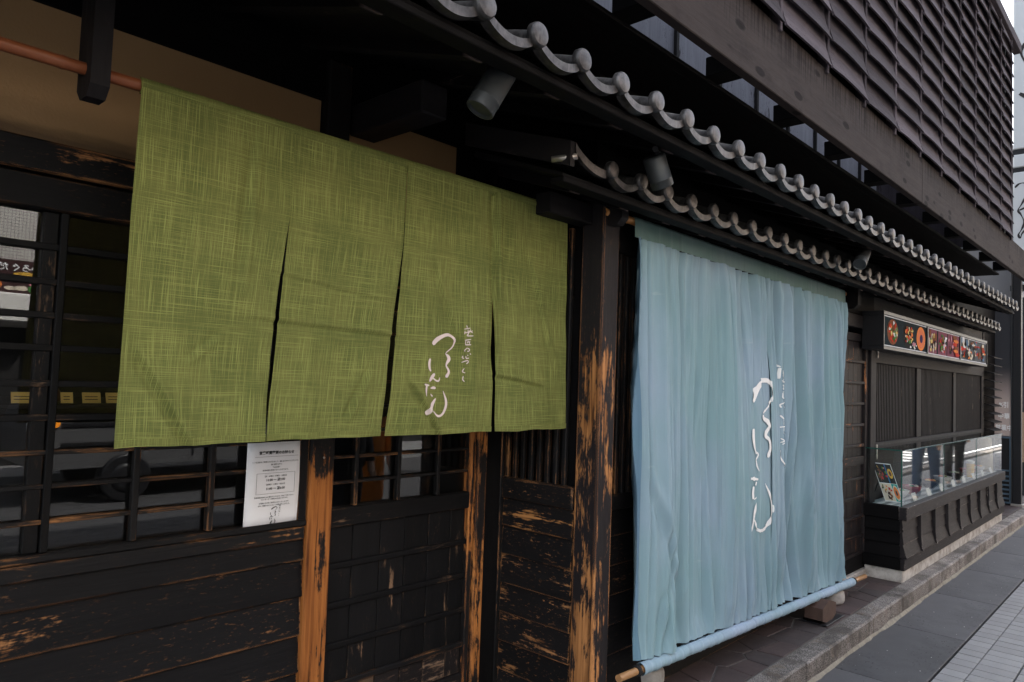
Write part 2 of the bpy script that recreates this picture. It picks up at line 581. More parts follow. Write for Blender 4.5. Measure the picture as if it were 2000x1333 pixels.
def tube(name, p, q, r, m, parent=None, n=14, rings=None, cap=True):
    """round bar from p to q; rings = list of (t, radius factor)"""
    p, q = Vector(p), Vector(q)
    ax = (q-p).normalized()
    u = ax.orthogonal().normalized()
    v = ax.cross(u)
    rings = rings or [(0, 1), (1, 1)]
    V, F = [], []
    for t, k in rings:
        c = p.lerp(q, t)
        for i in range(n):
            a = 2*pi*i/n
            V.append(c+u*cos(a)*r*k+v*sin(a)*r*k)
    for j in range(len(rings)-1):
        for i in range(n):
            F.append([j*n+i, j*n+(i+1) % n, (j+1)*n+(i+1) % n, (j+1)*n+i])
    if cap:
        F.append(list(range(n))[::-1])
        F.append([(len(rings)-1)*n+i for i in range(n)])
    o = mesh(name, V, F, m, parent)
    for pl in o.data.polygons:
        pl.use_smooth = len(pl.vertices) == 4
    return o
def nodes_of(L, every, r=1.12):
    out = [(0, 1)]
    t = every*.6
    while t < L-.02:
        out += [((t-.008)/L, 1), (t/L, r), ((t+.008)/L, 1)]
        t += every
    return out+[(1, 1)]
def lathe(name, prof, c, m, parent=None, n=20):
    V, F = [], []
    for r, z in prof:
        for i in range(n):
            a = 2*pi*i/n
            V.append((c[0]+r*cos(a), c[1]+r*sin(a), c[2]+z))
    for j in range(len(prof)-1):
        for i in range(n):
            F.append([j*n+i, j*n+(i+1) % n, (j+1)*n+(i+1) % n, (j+1)*n+i])
    F.append(list(range(n))[::-1])
    F.append([(len(prof)-1)*n+i for i in range(n)])
    return mesh(name, V, F, m, parent, smooth=True)
def text(name, body, size, m, mw, parent=None, align='CENTER', ext=.0006, bold=0.0, sx=1.0):
    cu = bpy.data.curves.new(name, 'FONT')
    cu.body = body
    cu.size = size
    cu.align_x = align
    cu.align_y = 'CENTER'
    cu.extrude = ext
    cu.offset = bold
    cu.resolution_u = 2
    ob = bpy.data.objects.new(name, cu)
    COL.objects.link(ob)
    dg = bpy.context.evaluated_depsgraph_get()
    dg.update()
    me = bpy.data.meshes.new_from_object(ob.evaluated_get(dg))
    bpy.data.objects.remove(ob)
    me.transform(Matrix.Diagonal((sx, 1, 1, 1)))
    me.transform(mw.to_3x3().to_4x4())
    me.materials.clear()
    me.materials.append(m)
    return link(name, me, mw.translation, parent)
def facing(loc, right, up):
    r, u = Vector(right).normalized(), Vector(up).normalized()
    mm = Matrix((r, u, r.cross(u))).transposed().to_4x4()
    mm.translation = Vector(loc)
    return mm
def poly_print(name, pts, y, m, parent, thick=.001):
    """flat print: polygon in (x, z) on a plane facing -Y"""
    V = [(x, y, z) for x, z in pts]+[(x, y+thick, z) for x, z in pts]
    n = len(pts)
    F = [list(range(n)), list(range(n, 2*n))[::-1]]+[[i, n+i, n+(i+1) % n, (i+1) % n] for i in range(n)]
    return mesh(name, V, F, m, parent)
def disc_pts(cx, cz, rx, rz, n=18, wob=0.0):
    return [(cx+rx*cos(2*pi*i/n)*(1+wob*random.uniform(-1, 1)), cz+rz*sin(2*pi*i/n)*(1+wob*random.uniform(-1, 1))) for i in range(n)]

# ================================================================ SETTING
def structure(name, loc=(0, 0, 0)):
    return tag(empty(name, loc), kind='structure')
# sky is the World; ground sheet to the horizon
tag(mesh('ground', [(-150, -150, -.30), (150, -150, -.30), (150, 150, -.30), (-150, 150, -.30)], [[0, 1, 2, 3]], ASPH), kind='structure')
GZ = -.12
road = structure('road', (5, -6, -.27))
box('road_surface', (-60, -9.6, -.296), (90, -3.45, -.27), ASPH, road, .001)
for i, (xa, xb) in enumerate([(9, 60)]):
    box('edge_line', (xa, -4.05, -.268), (xb, -3.95, -.266), WHITE, road, .0005)
for i in range(3, 14):
    box('centre_dash', (-12+i*6, -7.4, -.268), (-9+i*6, -7.28, -.266), WHITE, road, .0005)
for i in range(7):
    box('crossing_bar', (17.5+i*.95, -8.6, -.264), (17.98+i*.95, -4.3, -.262), WHITE, road, .0005)

pav = structure('pavement', (5, -2, GZ))
box('paving_bed', (-8, -3.30, -.29), (40, -.80, GZ-.022), JOINT, pav, .001)
box('kerbside_edge', (-8, -3.45, -.29), (40, -3.3, GZ), GRANITE, pav, .01)
x = -6.0+.093
xs = []
x0 = 4.493-1.1367*9
for i in range(24):
    box('paving_slab', (x0+i*1.1367+.003, -1.352, GZ-.03), (x0+(i+1)*1.1367-.003, -.892, GZ), SLAB, pav, .003)
# small pavers in stack bond; single pieces where the photograph shows them
rows = [(-1.493, -1.366)]+[(-1.498-.204*(k+1)+.0085, -1.498-.204*k) for k in range(8)]
x0 = 4.764-.1172*92
near = []
rest_V, rest_F = [], []
pd = {}
for ri, (ya, yb) in enumerate(rows):
    for i in range(300):
        xa = x0+i*.1172
        xb = xa+.1085
        vis = (ri == 0 and 4.3 < xa < 12.2) or (ri == 1 and 4.6 < xa < 12.2) or (ri == 2 and 4.9 < xa < 12) or (ri == 3 and 5.4 < xa < 12)
        if vis and len(near) < 290:
            near.append(box('paver', (xa, ya, GZ-.03), (xb, yb, GZ+random.uniform(-.0012, .0012)), PAVER, pav, .003))
        else:
            zt = GZ+random.uniform(-.0012, .0012)
            n = len(rest_V)
            b = .003
            rest_V += [(xa, ya, zt-.012), (xb, ya, zt-.012), (xb, yb, zt-.012), (xa, yb, zt-.012), (xa+b, ya+b, zt), (xb-b, ya+b, zt), (xb-b, yb-b, zt), (xa+b, yb-b, zt)]
            rest_F += [[n+4, n+5, n+6, n+7], [n, n+1, n+5, n+4], [n+1, n+2, n+6, n+5], [n+2, n+3, n+7, n+6], [n+3, n, n+4, n+7]]
tag(mesh('further_pavers', rest_V, rest_F, PAVER, pav, origin=(5, -3, GZ), fix=False), kind='stuff')

kerb = structure('kerb', (5, -.83, 0))
x = -4.15+.0
jx = [-3.0, -1.85, -.7, .45, 1.6, 2.75, 4.105, 5.253, 5.95, 7.0, 7.75, 8.9, 9.95, 11.1, 12.2, 13.4]
for a, b in zip(jx, jx[1:]):
    dz = random.uniform(-.004, .004)
    box('kerb_stone', (a+.002, -.898+random.uniform(-.004, .004), GZ-.05), (b-.002, -.777, dz), GRANITE, kerb, .009)
# pale mortar fillet at the foot of the kerb
V, F = [], []
n = 220
for i in range(n+1):
    xx = -3+16.3*i/n
    w = .004+.020*max(0, noise.noise((xx*2.2, 3, 0))+.45)+.009*noise.noise((xx*17, 1, 0))+.006*noise.noise((xx*41, 2, 0))
    h = .018+.016*noise.noise((xx*4, 9, 1))
    V += [(xx, -.892, GZ-.01), (xx, -.900, GZ+max(.006, h)), (xx, -.900-max(.006, w), GZ+.002), (xx, -.900-max(.006, w)-.004, GZ-.01)]
for i in range(n):
    for k in range(3):
        F.append([4*i+k, 4*i+k+1, 4*i+4+k+1, 4*i+4+k])
mesh('mortar_fillet', V, F, plain('kerb_mortar', (.25, .225, .18), .9, var=.7, scale=24, bump=.4), kerb)

# crazy-paved terrace
ter = structure('terrace', (3, -.5, 0))
box('terrace_bed', (-3, -.776, -.28), (14, .5, -.006), MORTAR, ter, .001)
def clip(poly, px, py, nx, ny):
    out = []
    for i in range(len(poly)):
        a, b = poly[i], poly[(i+1) % len(poly)]
        da = (a[0]-px)*nx+(a[1]-py)*ny
        db = (b[0]-px)*nx+(b[1]-py)*ny
        if da <= 0: out.append(a)
        if (da < 0 < db) or (db < 0 < da):
            t = da/(da-db)
            out.append((a[0]+(b[0]-a[0])*t, a[1]+(b[1]-a[1])*t))
    return out
def crazy(xa, xb, ya, yb, n):
    pts = []
    while len(pts) < n:
        p = (random.uniform(xa, xb), random.uniform(ya, yb))
        if all((p[0]-q[0])**2+(p[1]-q[1])**2 > (.72*((xb-xa)*(yb-ya)/n)**.5)**2 for q in pts) or random.random() < .004:
            pts.append(p)
    for p in pts:
        poly = [(xa, ya), (xb, ya), (xb, yb), (xa, yb)]
        for q in pts:
            if q is not p:
                mx, my = (p[0]+q[0])/2, (p[1]+q[1])/2
                nx, ny = q[0]-p[0], q[1]-p[1]
                L = math.hypot(nx, ny)
                nx, ny = nx/L, ny/L
                poly = clip(poly, mx-nx*.005, my-ny*.005, nx, ny)
                if len(poly) < 3: break
        if len(poly) < 3: continue
        zt = random.uniform(-.002, .003)
        cx, cy = sum(v[0] for v in poly)/len(poly), sum(v[1] for v in poly)/len(poly)
        top = [(cx+(v[0]-cx)*.985, cy+(v[1]-cy)*.985, zt) for v in poly]
        k = len(poly)
        V = [(v[0], v[1], -.02) for v in poly]+[(v[0], v[1], zt-.004) for v in poly]+top
        F = [list(range(2*k, 3*k))]
        for j in range(k):
            F += [[j, (j+1) % k, k+(j+1) % k, k+j], [k+j, k+(j+1) % k, 2*k+(j+1) % k, 2*k+j]]
        mesh('flagstone', V, F, FLAG, ter)
crazy(2.72, 6.36, -.772, -.47, 30)
crazy(1.2, 2.72, -.772, -.01, 14)
crazy(6.36, 12.5, -.776, -.55, 14)

# ================================================================ THE RESTAURANT
B = tag(empty('restaurant_building', (5, 0, 0)), 'black timber restaurant front with tiled eaves and louvred upper storey', 'building')
YW = -.48
# --- closed dark volume behind the front, keeps the daylight out and carries the upper storey
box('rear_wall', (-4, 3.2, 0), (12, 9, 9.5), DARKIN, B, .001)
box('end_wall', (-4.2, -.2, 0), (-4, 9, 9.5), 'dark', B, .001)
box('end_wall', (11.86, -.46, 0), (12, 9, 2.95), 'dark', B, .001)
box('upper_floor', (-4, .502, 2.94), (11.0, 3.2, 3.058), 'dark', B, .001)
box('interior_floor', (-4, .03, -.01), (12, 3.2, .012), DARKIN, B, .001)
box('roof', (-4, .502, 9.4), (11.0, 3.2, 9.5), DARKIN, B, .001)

# --- left window
win = empty('window', (.6, 0, .94), B)
box('glass_pane', (-1.6, .012, .945), (1.49, .016, 1.935), GLASS, win, .0004)
for z in (1.033, 1.135, 1.233, 1.334, 1.433, 1.537, 1.632, 1.73, 1.832):
    t = .007 if z < 1.3 else .0095
    box('glazing_bar', (-1.6, -.010, z-t), (1.478, .010, z+t), 'rail' if z < 1.25 else 'door', win, .002)
for x in (-1.05, -.806, -.563, -.32, -.078, .164, .407, .650, .893, 1.137, 1.37):
    t = .010
    box('muntin', (x-t, -.017, .945), (x+t, .009, 1.935), 'rail' if x > .8 else 'door', win, .0025)
box('meeting_stile', (.598, -.004, .945), (.638, .026, 1.935), 'door', win, .003)
box('stile', (1.462, -.022, .930), (1.502, .012, 1.935), 'black', win, .003)
box('window_sill', (-1.6, -.030, .921), (1.5, .012, .944), 'rail', win, .004)
# dark room behind, with a counter of price cards
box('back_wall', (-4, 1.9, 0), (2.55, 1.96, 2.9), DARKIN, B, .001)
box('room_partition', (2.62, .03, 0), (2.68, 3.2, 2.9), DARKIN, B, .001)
# --- weatherboards under the window
box('sill_rail', (-1.6, -.020, .869), (1.5, .02, .9205), 'rail', B, .004)
zz = [.867, .789, .656, .513, .377, .240, .105, -.0]
for a, b in zip(zz[1:], zz):
    lap('weatherboard', (-1.6, 0, 0), (1.503, 0, 0), a+.0015, b+.004, (0, -1), .017, .003, 'black', B)
# --- head of the window: two lintels, plaster, beam
box('lintel', (-1.6, -.026, 1.936), (2.50, .05, 2.034), 'black', B, .005)
box('lintel', (-1.6, -.048, 2.038), (2.50, .05, 2.131), 'black', B, .005)
box('plaster_panel', (-1.6, .004, 2.132), (1.495, .05, 2.60), PLASTER, B, .002)
box('plaster_panel', (1.60, .004, 2.132), (2.205, .05, 2.60), PLASTER, B, .002)
box('wall_plate', (-1.6, -.006, 2.539), (2.60, .06, 2.78), 'dark', B, .004)
box('wall_plate', (2.205, -.004, 2.132), (2.60, .06, 2.538), 'dark', B, .004)
# --- door post, door
box('door_post', (1.503, -.034, 0.0), (1.607, .07, 2.70), 'post', B, .006)
m_ = lathe('nail', [(.0035, 0), (.0045, .002), (.002, .004)], (1.557, -.036, 1.168), HINGE, B, 8)
m_.rotation_euler = (pi/2, 0, 0)
dr = empty('door', (2, 0, 0), B)
box('glass_pane', (1.61, .022, .965), (2.375, .026, 1.93), GLASS, dr, .0004)
for x in (1.731, 1.947, 2.168):
    box('muntin', (x-.009, -.006, .968), (x+.009, .020, 1.93), 'rail', dr, .0025)
for z in (1.063, 1.163, 1.263, 1.363, 1.463, 1.563, 1.663, 1.763, 1.863):
    box('glazing_bar', (1.61, .000, z-.006), (2.372, .018, z+.006), 'rail', dr, .002)
box('mid_rail', (1.608, -.012, .893), (2.372, .03, .967), 'door', dr, .004)
px_ = [1.608, 1.735, 1.871, 2.001, 2.131, 2.261, 2.35]
for a, b in zip(px_, px_[1:]):
    box('panel_board', (a+.0015, .008, .285), (b-.0015, .022, .893), 'door', dr, .0025)
    box('panel_board', (a+.0015, .008, .150), (b-.0015, .022, .272), 'doorlow', dr, .0025)
for z in (.742, .591, .434):
    box('batten', (1.608, -.006, z-.012), (2.352, .0075, z+.012), 'door', dr, .003)
box('batten', (1.608, -.008, .268), (2.352, .0078, .292), 'rail', dr, .003)
box('bottom_rail', (1.608, -.012, .045), (2.352, .03, .150), 'doorlow', dr, .005)
box('door_stile', (2.352, -.014, .045), (2.384, .03, 1.935), 'jamb', dr, .004)
box('threshold', (1.607, -.05, 0), (2.46, .08, .043), 'doorlow', B, .006)
# --- right jamb and return wall
box('door_jamb', (2.386, -.030, .043), (2.446, .05, 1.935), 'jamb', B, .005)
box('inner_post', (2.448, -.012, 0), (2.56, .08, 2.54), 'dark', B, .005)
box('post_strip', (2.556, -.016, .0), (2.584, .002, 2.2), 'rail', B, .003)
rw = empty('return_wall', (2.6, -.22, 0), B)
box('backing', (2.612, -.44, 0), (2.66, .03, 2.6), 'dark', rw, .001)
zz = [.921, .789, .656, .520, .384, .249, .115, .0]
for a, b in zip(zz[1:], zz):
    lap('board', (2.592, -.441, 0), (2.592, -.012, 0), a+.0015, b+.004, (-1, 0), .018, .004, 'grain' if b > .92 else 'chip', rw)
box('ledge_rail', (2.568, -.441, .922), (2.612, -.012, 1.022), 'chip', rw, .005)
for i in range(8):
    yb = -.033-.0497*i
    box('lattice_bar', (2.574, yb-.011, 1.0225), (2.596, yb+.011, 2.19), 'rail', rw, .003)
box('corner_post', (2.578, -.566, 0), (2.70, -.443, 2.30), 'corner', B, .007)
# --- cross beams over the noren
box('bracket_beam', (2.285, -.500, 2.192), (2.598, -.415, 2.283), 'grey', B, .005)
box('cross_beam', (1.622, -.445, 2.436), (1.746, .0, 2.556), 'grey', B, .006)
box('cross_beam', (-.40, -.445, 2.436), (-.28, .0, 2.556), 'grey', B, .006)
def bracket(x0, x1, ya, yb, zb, zt, kind):
    c = .028
    P = [(ya, zt), (ya, zb+c), (ya+c, zb), (yb-c, zb), (yb, zb+c), (yb, zt)]
    V = [(x0, y, z) for y, z in P]+[(x1, y, z) for y, z in P]
    k = len(P)
    F = [list(range(k)), list(range(k, 2*k))[::-1]]+[[i, k+i, k+(i+1) % k, (i+1) % k] for i in range(k)]
    return mesh('pole_bracket', V, F, wood(kind, 2), B)
bracket(.567, .612, -.45, -.345, 2.166, 2.66, 'grey')
bracket(2.600, 2.652, -.642, -.505, 2.185, 2.325, 'grey')
bracket(5.64, 5.70, -.655, -.46, 2.10, 2.26, 'dark')
# --- wall right of the corner post (behind the blue noren)
sw = empty('side_wall', (4.2, YW, 0), B)
box('backing', (2.70, YW+.02, 0), (5.83, YW+.07, 2.7), 'dark', sw, .001)
zz = [.900, .78, .645, .51, .375, .24, .11, .0]
for a, b in zip(zz[1:], zz):
    lap('board', (2.701, YW+.012, 0), (5.83, YW+.012, 0), a+.0015, b+.004, (0, -1), .016, .004, 'black', sw)
box('ledge_rail', (2.701, YW-.014, .902), (5.83, YW+.02, .974), 'chip', sw, .005)
for i in range(56):
    xb = 2.735+.055*i
    box('lattice_bar', (xb-.012, YW-.004, .9745), (xb+.012, YW+.018, 2.1), 'rail', sw, .003)
box('head_rail', (2.701, YW-.02, 2.10), (6.55, YW+.02, 2.42), 'dark', sw, .005)
# --- side door
sd = empty('side_door', (6.15, YW, 0), B)
box('door_frame', (6.40, YW-.045, .06), (6.535, YW+.03, 2.10), 'grey', sd, .005)
box('door_frame', (5.83, YW-.03, 1.995), (6.399, YW+.03, 2.10), 'grey', sd, .005)
box('stile', (6.34, YW-.022, .19), (6.40, YW+.02, 1.994), 'sidedoor', sd, .004)
box('stile', (5.832, YW-.022, .19), (5.88, YW+.02, 1.994), 'sidedoor', sd, .004)
rl = [1.90, 1.727, 1.558, 1.389, 1.218, 1.053, .93, .792, .641, .486, .332, .194]
for a, b in zip(rl[1:], rl):
    for k in range(4):
        xa = 5.88+k*.115
        box('panel', (xa+.001, YW+.003, a+.011), (xa+.114, YW+.016, b-.011), 'sidedoor', sd, .002)
for z in rl:
    h = .05 if z in (1.90,) else .012
    if z == .93: h = .035
    box('rail', (5.88, YW-.016, z-(.011 if h > .02 and z > 1.5 else h)), (6.34, YW+.019, z+h), 'sidedoor', sd, .003)
box('kick_panel', (5.832, YW-.01, .062), (6.40, YW+.02, .18), 'dark', sd, .003)
box('door_plinth', (5.832, YW-.035, -.004), (6.40, YW+.03, .058), PLINTH, sd, .006)
for z in (1.83, .99, .50):
    tube('hinge', (6.545, YW-.052, z-.06), (6.545, YW-.052, z+.06), .008, HINGE, sd, 8, [(0, .8), (.04, 1), (.32, 1), (.34, .7), (.36, 1), (.64, 1), (.66, .7), (.68, 1), (.96, 1), (1, .8)])
# --- lattice window over the display case
lw = empty('lattice_window', (8.7, YW, 1.4), B)
box('backing', (6.536, YW+.03, .0), (11.05, YW+.08, 2.7), 'dark', lw, .001)
box('header', (6.536, YW-.022, 1.733), (11.0, YW+.029, 1.872), 'grey', lw, .004)
for xa, xb in ((6.536, 6.56), (7.88, 8.03), (9.385, 9.512), (10.90, 11.0)):
    box('frame_post', (xa, YW-.020, 1.062), (xb, YW+.029, 1.732), 'grey', lw, .004)
box('bottom_rail', (6.536, YW-.030, 1.0), (11.0, YW+.029, 1.061), 'grey', lw, .004)
for xa, xb in ((6.56, 7.88), (8.03, 9.385), (9.512, 10.90)):
    n = 29
    for i in range(n):
        xc = xa+(xb-xa)*(i+.5)/n
        box('lattice_bar', (xc-.011, YW-.004, 1.062), (xc+.011, YW+.02, 1.732), 'grey', lw, .002)
box('upper_board', (6.536, YW-.005, 1.873), (11.0, YW+.029, 2.12), 'grey', lw, .003)
box('upper_board', (6.536, YW-.008, 2.124), (11.0, YW+.029, 2.45), 'grey', lw, .003)
for i in range(3):
    box('lower_board', (6.536, YW-.002, .55+.15*i), (11.0, YW+.029, .698+.15*i), 'grey', lw, .003)
# --- louvred hatch at the far end
hv = empty('louvre_hatch', (11.3, YW, 1.5), B)
box('backing', (11.05, YW+.02, .0), (11.86, YW+.07, 2.95), 'dark', hv, .001)
box('frame_post', (11.0, YW-.02, 1.0), (11.06, YW+.02, 2.30), 'grey', hv, .004)
for i in range(10):
    z = 1.06+.105*i
    V = [(11.06, YW, z+.02), (11.60, YW, z+.02), (11.60, YW-.13, z-.02), (11.06, YW-.13, z-.02)]
    V = V+[(a, b, c-.012) for a, b, c in V]
    mesh('louvre_blade', V, [[0, 1, 2, 3], [7, 6, 5, 4], [0, 4, 5, 1], [1, 5, 6, 2], [2, 6, 7, 3], [3, 7, 4, 0]], wood('grey', 0), hv)

# --- eaves
def tile_mesh(p, r, slope, first=False):
    """one pan tile with its roll: round cap, sagging lip, pan and barrel running up the slope"""
    V, F = [], []
    n = 20
    D = .26
    def up(d):
        return d, d*slope
    # cap disc, slightly domed, on a barrel
    rings = [(0.0, -.036), (r*.5, -.0355), (r*.86, -.033), (r*.97, -.028), (r, -.022), (r, -.010), (r*.90, -.006)]
    for rr, dy in rings:
        if rr == 0:
            V.append((0, dy, 0))
        else:
            V += [(rr*cos(2*pi*i/n), dy, rr*sin(2*pi*i/n)) for i in range(n)]
    for i in range(n):
        F.append([0, 1+i, 1+(i+1) % n])
    for k in range(len(rings)-2):
        for i in range(n):
            F.append([1+k*n+i, 1+(k+1)*n+i, 1+(k+1)*n+(i+1) % n, 1+k*n+(i+1) % n])
    b0 = len(V)
    rb = r*.72
    for d in (-.008, D):
        dy, dz = up(d)
        V += [(rb*cos(2*pi*i/n), dy, rb*sin(2*pi*i/n)+dz-r*.16) for i in range(n)]
    for i in range(n):
        F.append([b0+i, b0+n+i, b0+n+(i+1) % n, b0+(i+1) % n])
    # lip: J-shaped strip from this cap to the next
    m = 16
    b1 = len(V)
    for i in range(m+1):
        t = i/m
        xx = r*.45+(p-r*.9)*t
        zc = -.016-.030*sin(pi*t)**.8-.004*t
        h = .0135
        dy, dz = up(D)
        V += [(xx, -.020, zc-h), (xx, -.020, zc+h), (xx, -.006, zc+h), (xx, dy, zc+h*.4+dz), (xx, .012, zc-h)]
    for i in range(m):
        a, b = b1+5*i, b1+5*(i+1)
        F += [[a, b, b+1, a+1], [a+1, b+1, b+2, a+2], [a+2, b+2, b+3, a+3], [a+4, a, b, b+4]][:4]
    for e in (b1, b1+5*m):
        F.append([e, e+1, e+2, e+4])
    me = bpy.data.meshes.new('roof_tile')
    me.from_pydata(V, [], F)
    bm = bmesh.new()
    bm.from_mesh(me)
    bmesh.ops.recalc_face_normals(bm, faces=bm.faces)
    bm.to_mesh(me)
    bm.free()
    me.materials.append(TILE)
    for q in me.polygons: q.use_smooth = True
    me.set_sharp_from_angle(angle=radians(40))
    return me
def eave(name, y, zc, x_first, pitch, nt, r, slope, y_in, xa, xb, rx0, rpitch, rn, rz, ry):
    e = empty(name, ((xa+xb)/2, y, zc), B)
    me = tile_mesh(pitch, r, slope)
    for i in range(nt):
        o = link('roof_tile', me, (x_first+i*pitch, y+random.uniform(-.003, .003), zc+random.uniform(-.002, .002)), e)
        o.rotation_euler = (random.uniform(-.02, .02), random.uniform(-.03, .03), 0)
    # eave board, deck and rafters
    box('eave_board', (xa, y+.024, zc-.088), (xb, y+.088, zc-.0675), 'dark', e, .003)
    d = y_in-y
    V = []
    for xx in (xa, xb):
        V += [(xx, y+.03, zc-.067), (xx, y_in, zc-.067+(d-.03)*slope), (xx, y_in, zc-.040+(d-.03)*slope), (xx, y+.03, zc-.055)]
    mesh('roof_deck', V, [[0, 1, 2, 3], [7, 6, 5, 4], [0, 4, 5, 1], [1, 5, 6, 2], [2, 6, 7, 3], [3, 7, 4, 0]], wood('dark', 0), e)
    for i in range(rn):
        xc = rx0+i*rpitch
        V = []
        for xx in (xc-.027, xc+.027):
            V += [(xx, ry, rz), (xx, ry, rz+.052), (xx, y_in, rz+.052+(y_in-ry)*slope), (xx, y_in, rz+(y_in-ry)*slope)]
        mesh('rafter', V, [[0, 1, 2, 3], [7, 6, 5, 4], [0, 4, 5, 1], [1, 5, 6, 2], [2, 6, 7, 3], [3, 7, 4, 0]], wood('rafter', 1), e)
    return e
E1 = eave('upper_eave', -1.05, 2.487, 1.3155-.2135*12, .2135, 51, .037, .33, -.02, -1.4, 9.68, 1.398-.355*7, .355, 31, 2.402, -.955)
E2 = eave('lower_eave', -.80, 2.309, 2.268, .2035, 39, .0345, .33, -.30, 2.03, 10.15, 2.197, .3375, 24, 2.222, -.70)
# the first half tile and verge board where the lower eave begins
V, F = [], []
for i in range(13):
    t = i/12
    xx = 2.045+.19*t
    zc = 2.345-.070*sin(t*pi/2)**.8+.012*t*t
    V += [(xx, -.816, zc-.016), (xx, -.816, zc+.016), (xx, -.55, zc+.10), (xx, -.80, zc-.016)]
for i in range(12):
    a, b = 4*i, 4*i+4
    F += [[a, b, b+1, a+1], [a+1, b+1, b+2, a+2], [a+3, a, b, b+3]]
mesh('verge_tile', V, F, TILE, E2, fix=True, smooth=False)
V = []
for xx in (2.02, 2.044):
    V += [(xx, -.812, 2.27), (xx, -.812, 2.362), (xx, -.25, 2.362+.185), (xx, -.25, 2.27+.185)]
mesh('verge_board', V, [[0, 1, 2, 3], [7, 6, 5, 4], [0, 4, 5, 1], [1, 5, 6, 2], [2, 6, 7, 3], [3, 7, 4, 0]], wood('grey', 1), E2)
tube('verge_peg', (2.00, -.74, 2.30), (2.05, -.82, 2.31), .012, HINGE, E2, 8)
box('eave_beam', (2.72, -.60, 2.335), (11.0, -.50, 2.44), 'dark', B, .005)
# wall between lower roof and upper soffit
box('clerestory_wall', (2.6, -.50, 2.44), (11.0, -.30, 2.886), 'dark', B, .002)
box('clerestory_wall', (-1.6, -.02, 2.78), (2.6, .06, 2.886), 'dark', B, .002)

# --- upper storey: fascia, inner beam, joists, louvre screen
YL = -1.0
for a, b in ((-4, 1.2), (1.202, 5.898), (5.90, 10.75)):
    box('fascia_beam', (a, YL-.012, 2.89), (b, YL+.036, 3.232), 'fascia', B, .004)
box('inner_beam', (-4, -.838, 2.885), (9.95, -.775, 2.906), 'dark', B, .004)
box('soffit_board', (-4, -.774, 2.888), (9.95, .45, 2.906), 'dark', B, .002)
for i in range(17):
    xc = 2.265-.735*3+i*.735
    if xc < 9.9:
        box('joist', (xc-.06, YL+.037, 2.895), (xc+.06, -.84, 2.985), 'dark', B, .003)
sc_ = empty('louvre_screen', (6, YL, 4), B)
bp = .617
bx0 = 3.325-bp*6
NB = 17
XEND = 9.93
for i in range(NB):
    xc = min(bx0+bp*i, XEND)
    if bx0+bp*i > XEND+.5: continue
    box('batten', (xc-.012, YL-.028, 3.20), (xc+.012, YL+.03, 5.45), 'louver', sc_, .003)
def slat_mesh(L, seed):
    """weathered slat: lower edge stands out, face slightly cupped, ends warped"""
    V, F = [], []
    nx, nz = 6, 4
    H = .205
    for k, th in enumerate((0, .012)):
        for j in range(nz+1):
            v = j/nz
            for i in range(nx+1):
                u = i/nx
                w = noise.noise((u*1.5+seed*9, v*.5, seed))*.010
                yy = -.056+.052*v+.010*sin(pi*v)+w*(1-v)*.8+.008*(2*u-1)**2*(1-v)
                V.append(((u-.5)*L, yy+th, v*H+w*.5*(1-v)))
    a = (nx+1)*(nz+1)
    for k in (0, a):
        for j in range(nz):
            for i in range(nx):
                q = k+j*(nx+1)+i
                F.append([q, q+1, q+nx+2, q+nx+1])
    for i in range(nx):
        F.append([i, i+1, a+i+1, a+i])
        t = nz*(nx+1)
        F.append([t+i, t+i+1, a+t+i+1, a+t+i])
    for j in range(nz):
        p, q = j*(nx+1), (j+1)*(nx+1)
        F += [[p, q, a+q, a+p], [p+nx, q+nx, a+q+nx, a+p+nx]]
    me = bpy.data.meshes.new('slat')
    me.from_pydata(V, [], F)
    bm = bmesh.new()
    bm.from_mesh(me)
    bmesh.ops.recalc_face_normals(bm, faces=bm.faces)
    bm.to_mesh(me)
    bm.free()
    me.materials.append(wood('louver', 0))
    return me
SL = [slat_mesh(bp-.036, k*1.7) for k in range(7)]
for i in range(NB-1):
    xc = bx0+bp*(i+.5)
    if xc+bp/2 > XEND+.3: continue
    wid = 1.0
    if xc+bp/2 > XEND:
        wid = (XEND-(xc-bp/2))/bp
        xc = (XEND+xc-bp/2)/2
    for j in range(15):
        z = 3.228+.1485*j
        if i < 3 and j > 3: continue
        o = link('slat', SL[random.randrange(7)], (xc, YL, z+random.uniform(-.004, .004)), sc_)
        o.rotation_euler = (random.uniform(-.03, .03), random.uniform(-.008, .008), 0)
        o.scale = (wid, 1, 1)
box('gap_closing_board', (-4, YL+.037, 3.12), (XEND-.03, YL+.055, 3.36), 'dark', B, .002)  # added closing board, hides the bright cavity boards above the fascia
box('sky_block_sheet', (-4, YL+.037, 3.362), (XEND-.03, YL+.052, 5.45), 'dark', B, .002)  # added dark sheet, stops sky showing through between the slats
box('top_rail', (bx0, YL-.05, 5.455), (XEND+.03, YL+.03, 5.56), 'louver', sc_, .004)
# boarding of the wall behind the screen, glimpsed through the gaps under the fascia
for i in range(16):
    xa = -1.6+i*.72
    if xa > 9.6: continue
    box('inner_board', (xa+.004, .485, 2.99), (min(xa+.716, 9.90), .50, 5.2), 'paleboard', B, .004)
    box('inner_batten', (xa-.02, .455, 2.99), (xa+.02, .484, 5.2), 'grey', B, .003)
box('upper_wall', (-4, .502, 3.06), (9.90, .70, 9.4), 'dark', B, .002)
box('upper_end_wall', (9.87, .702, 2.94), (9.92, 3.2, 9.4), 'dark', B, .002)
box('cavity_floor', (-4, -.80, 2.908), (9.90, .45, 2.925), 'dark', B, .002)
box('screen_end_board', (9.905, YL+.03, 3.24), (9.93, .70, 5.45), 'louver', B, .004)

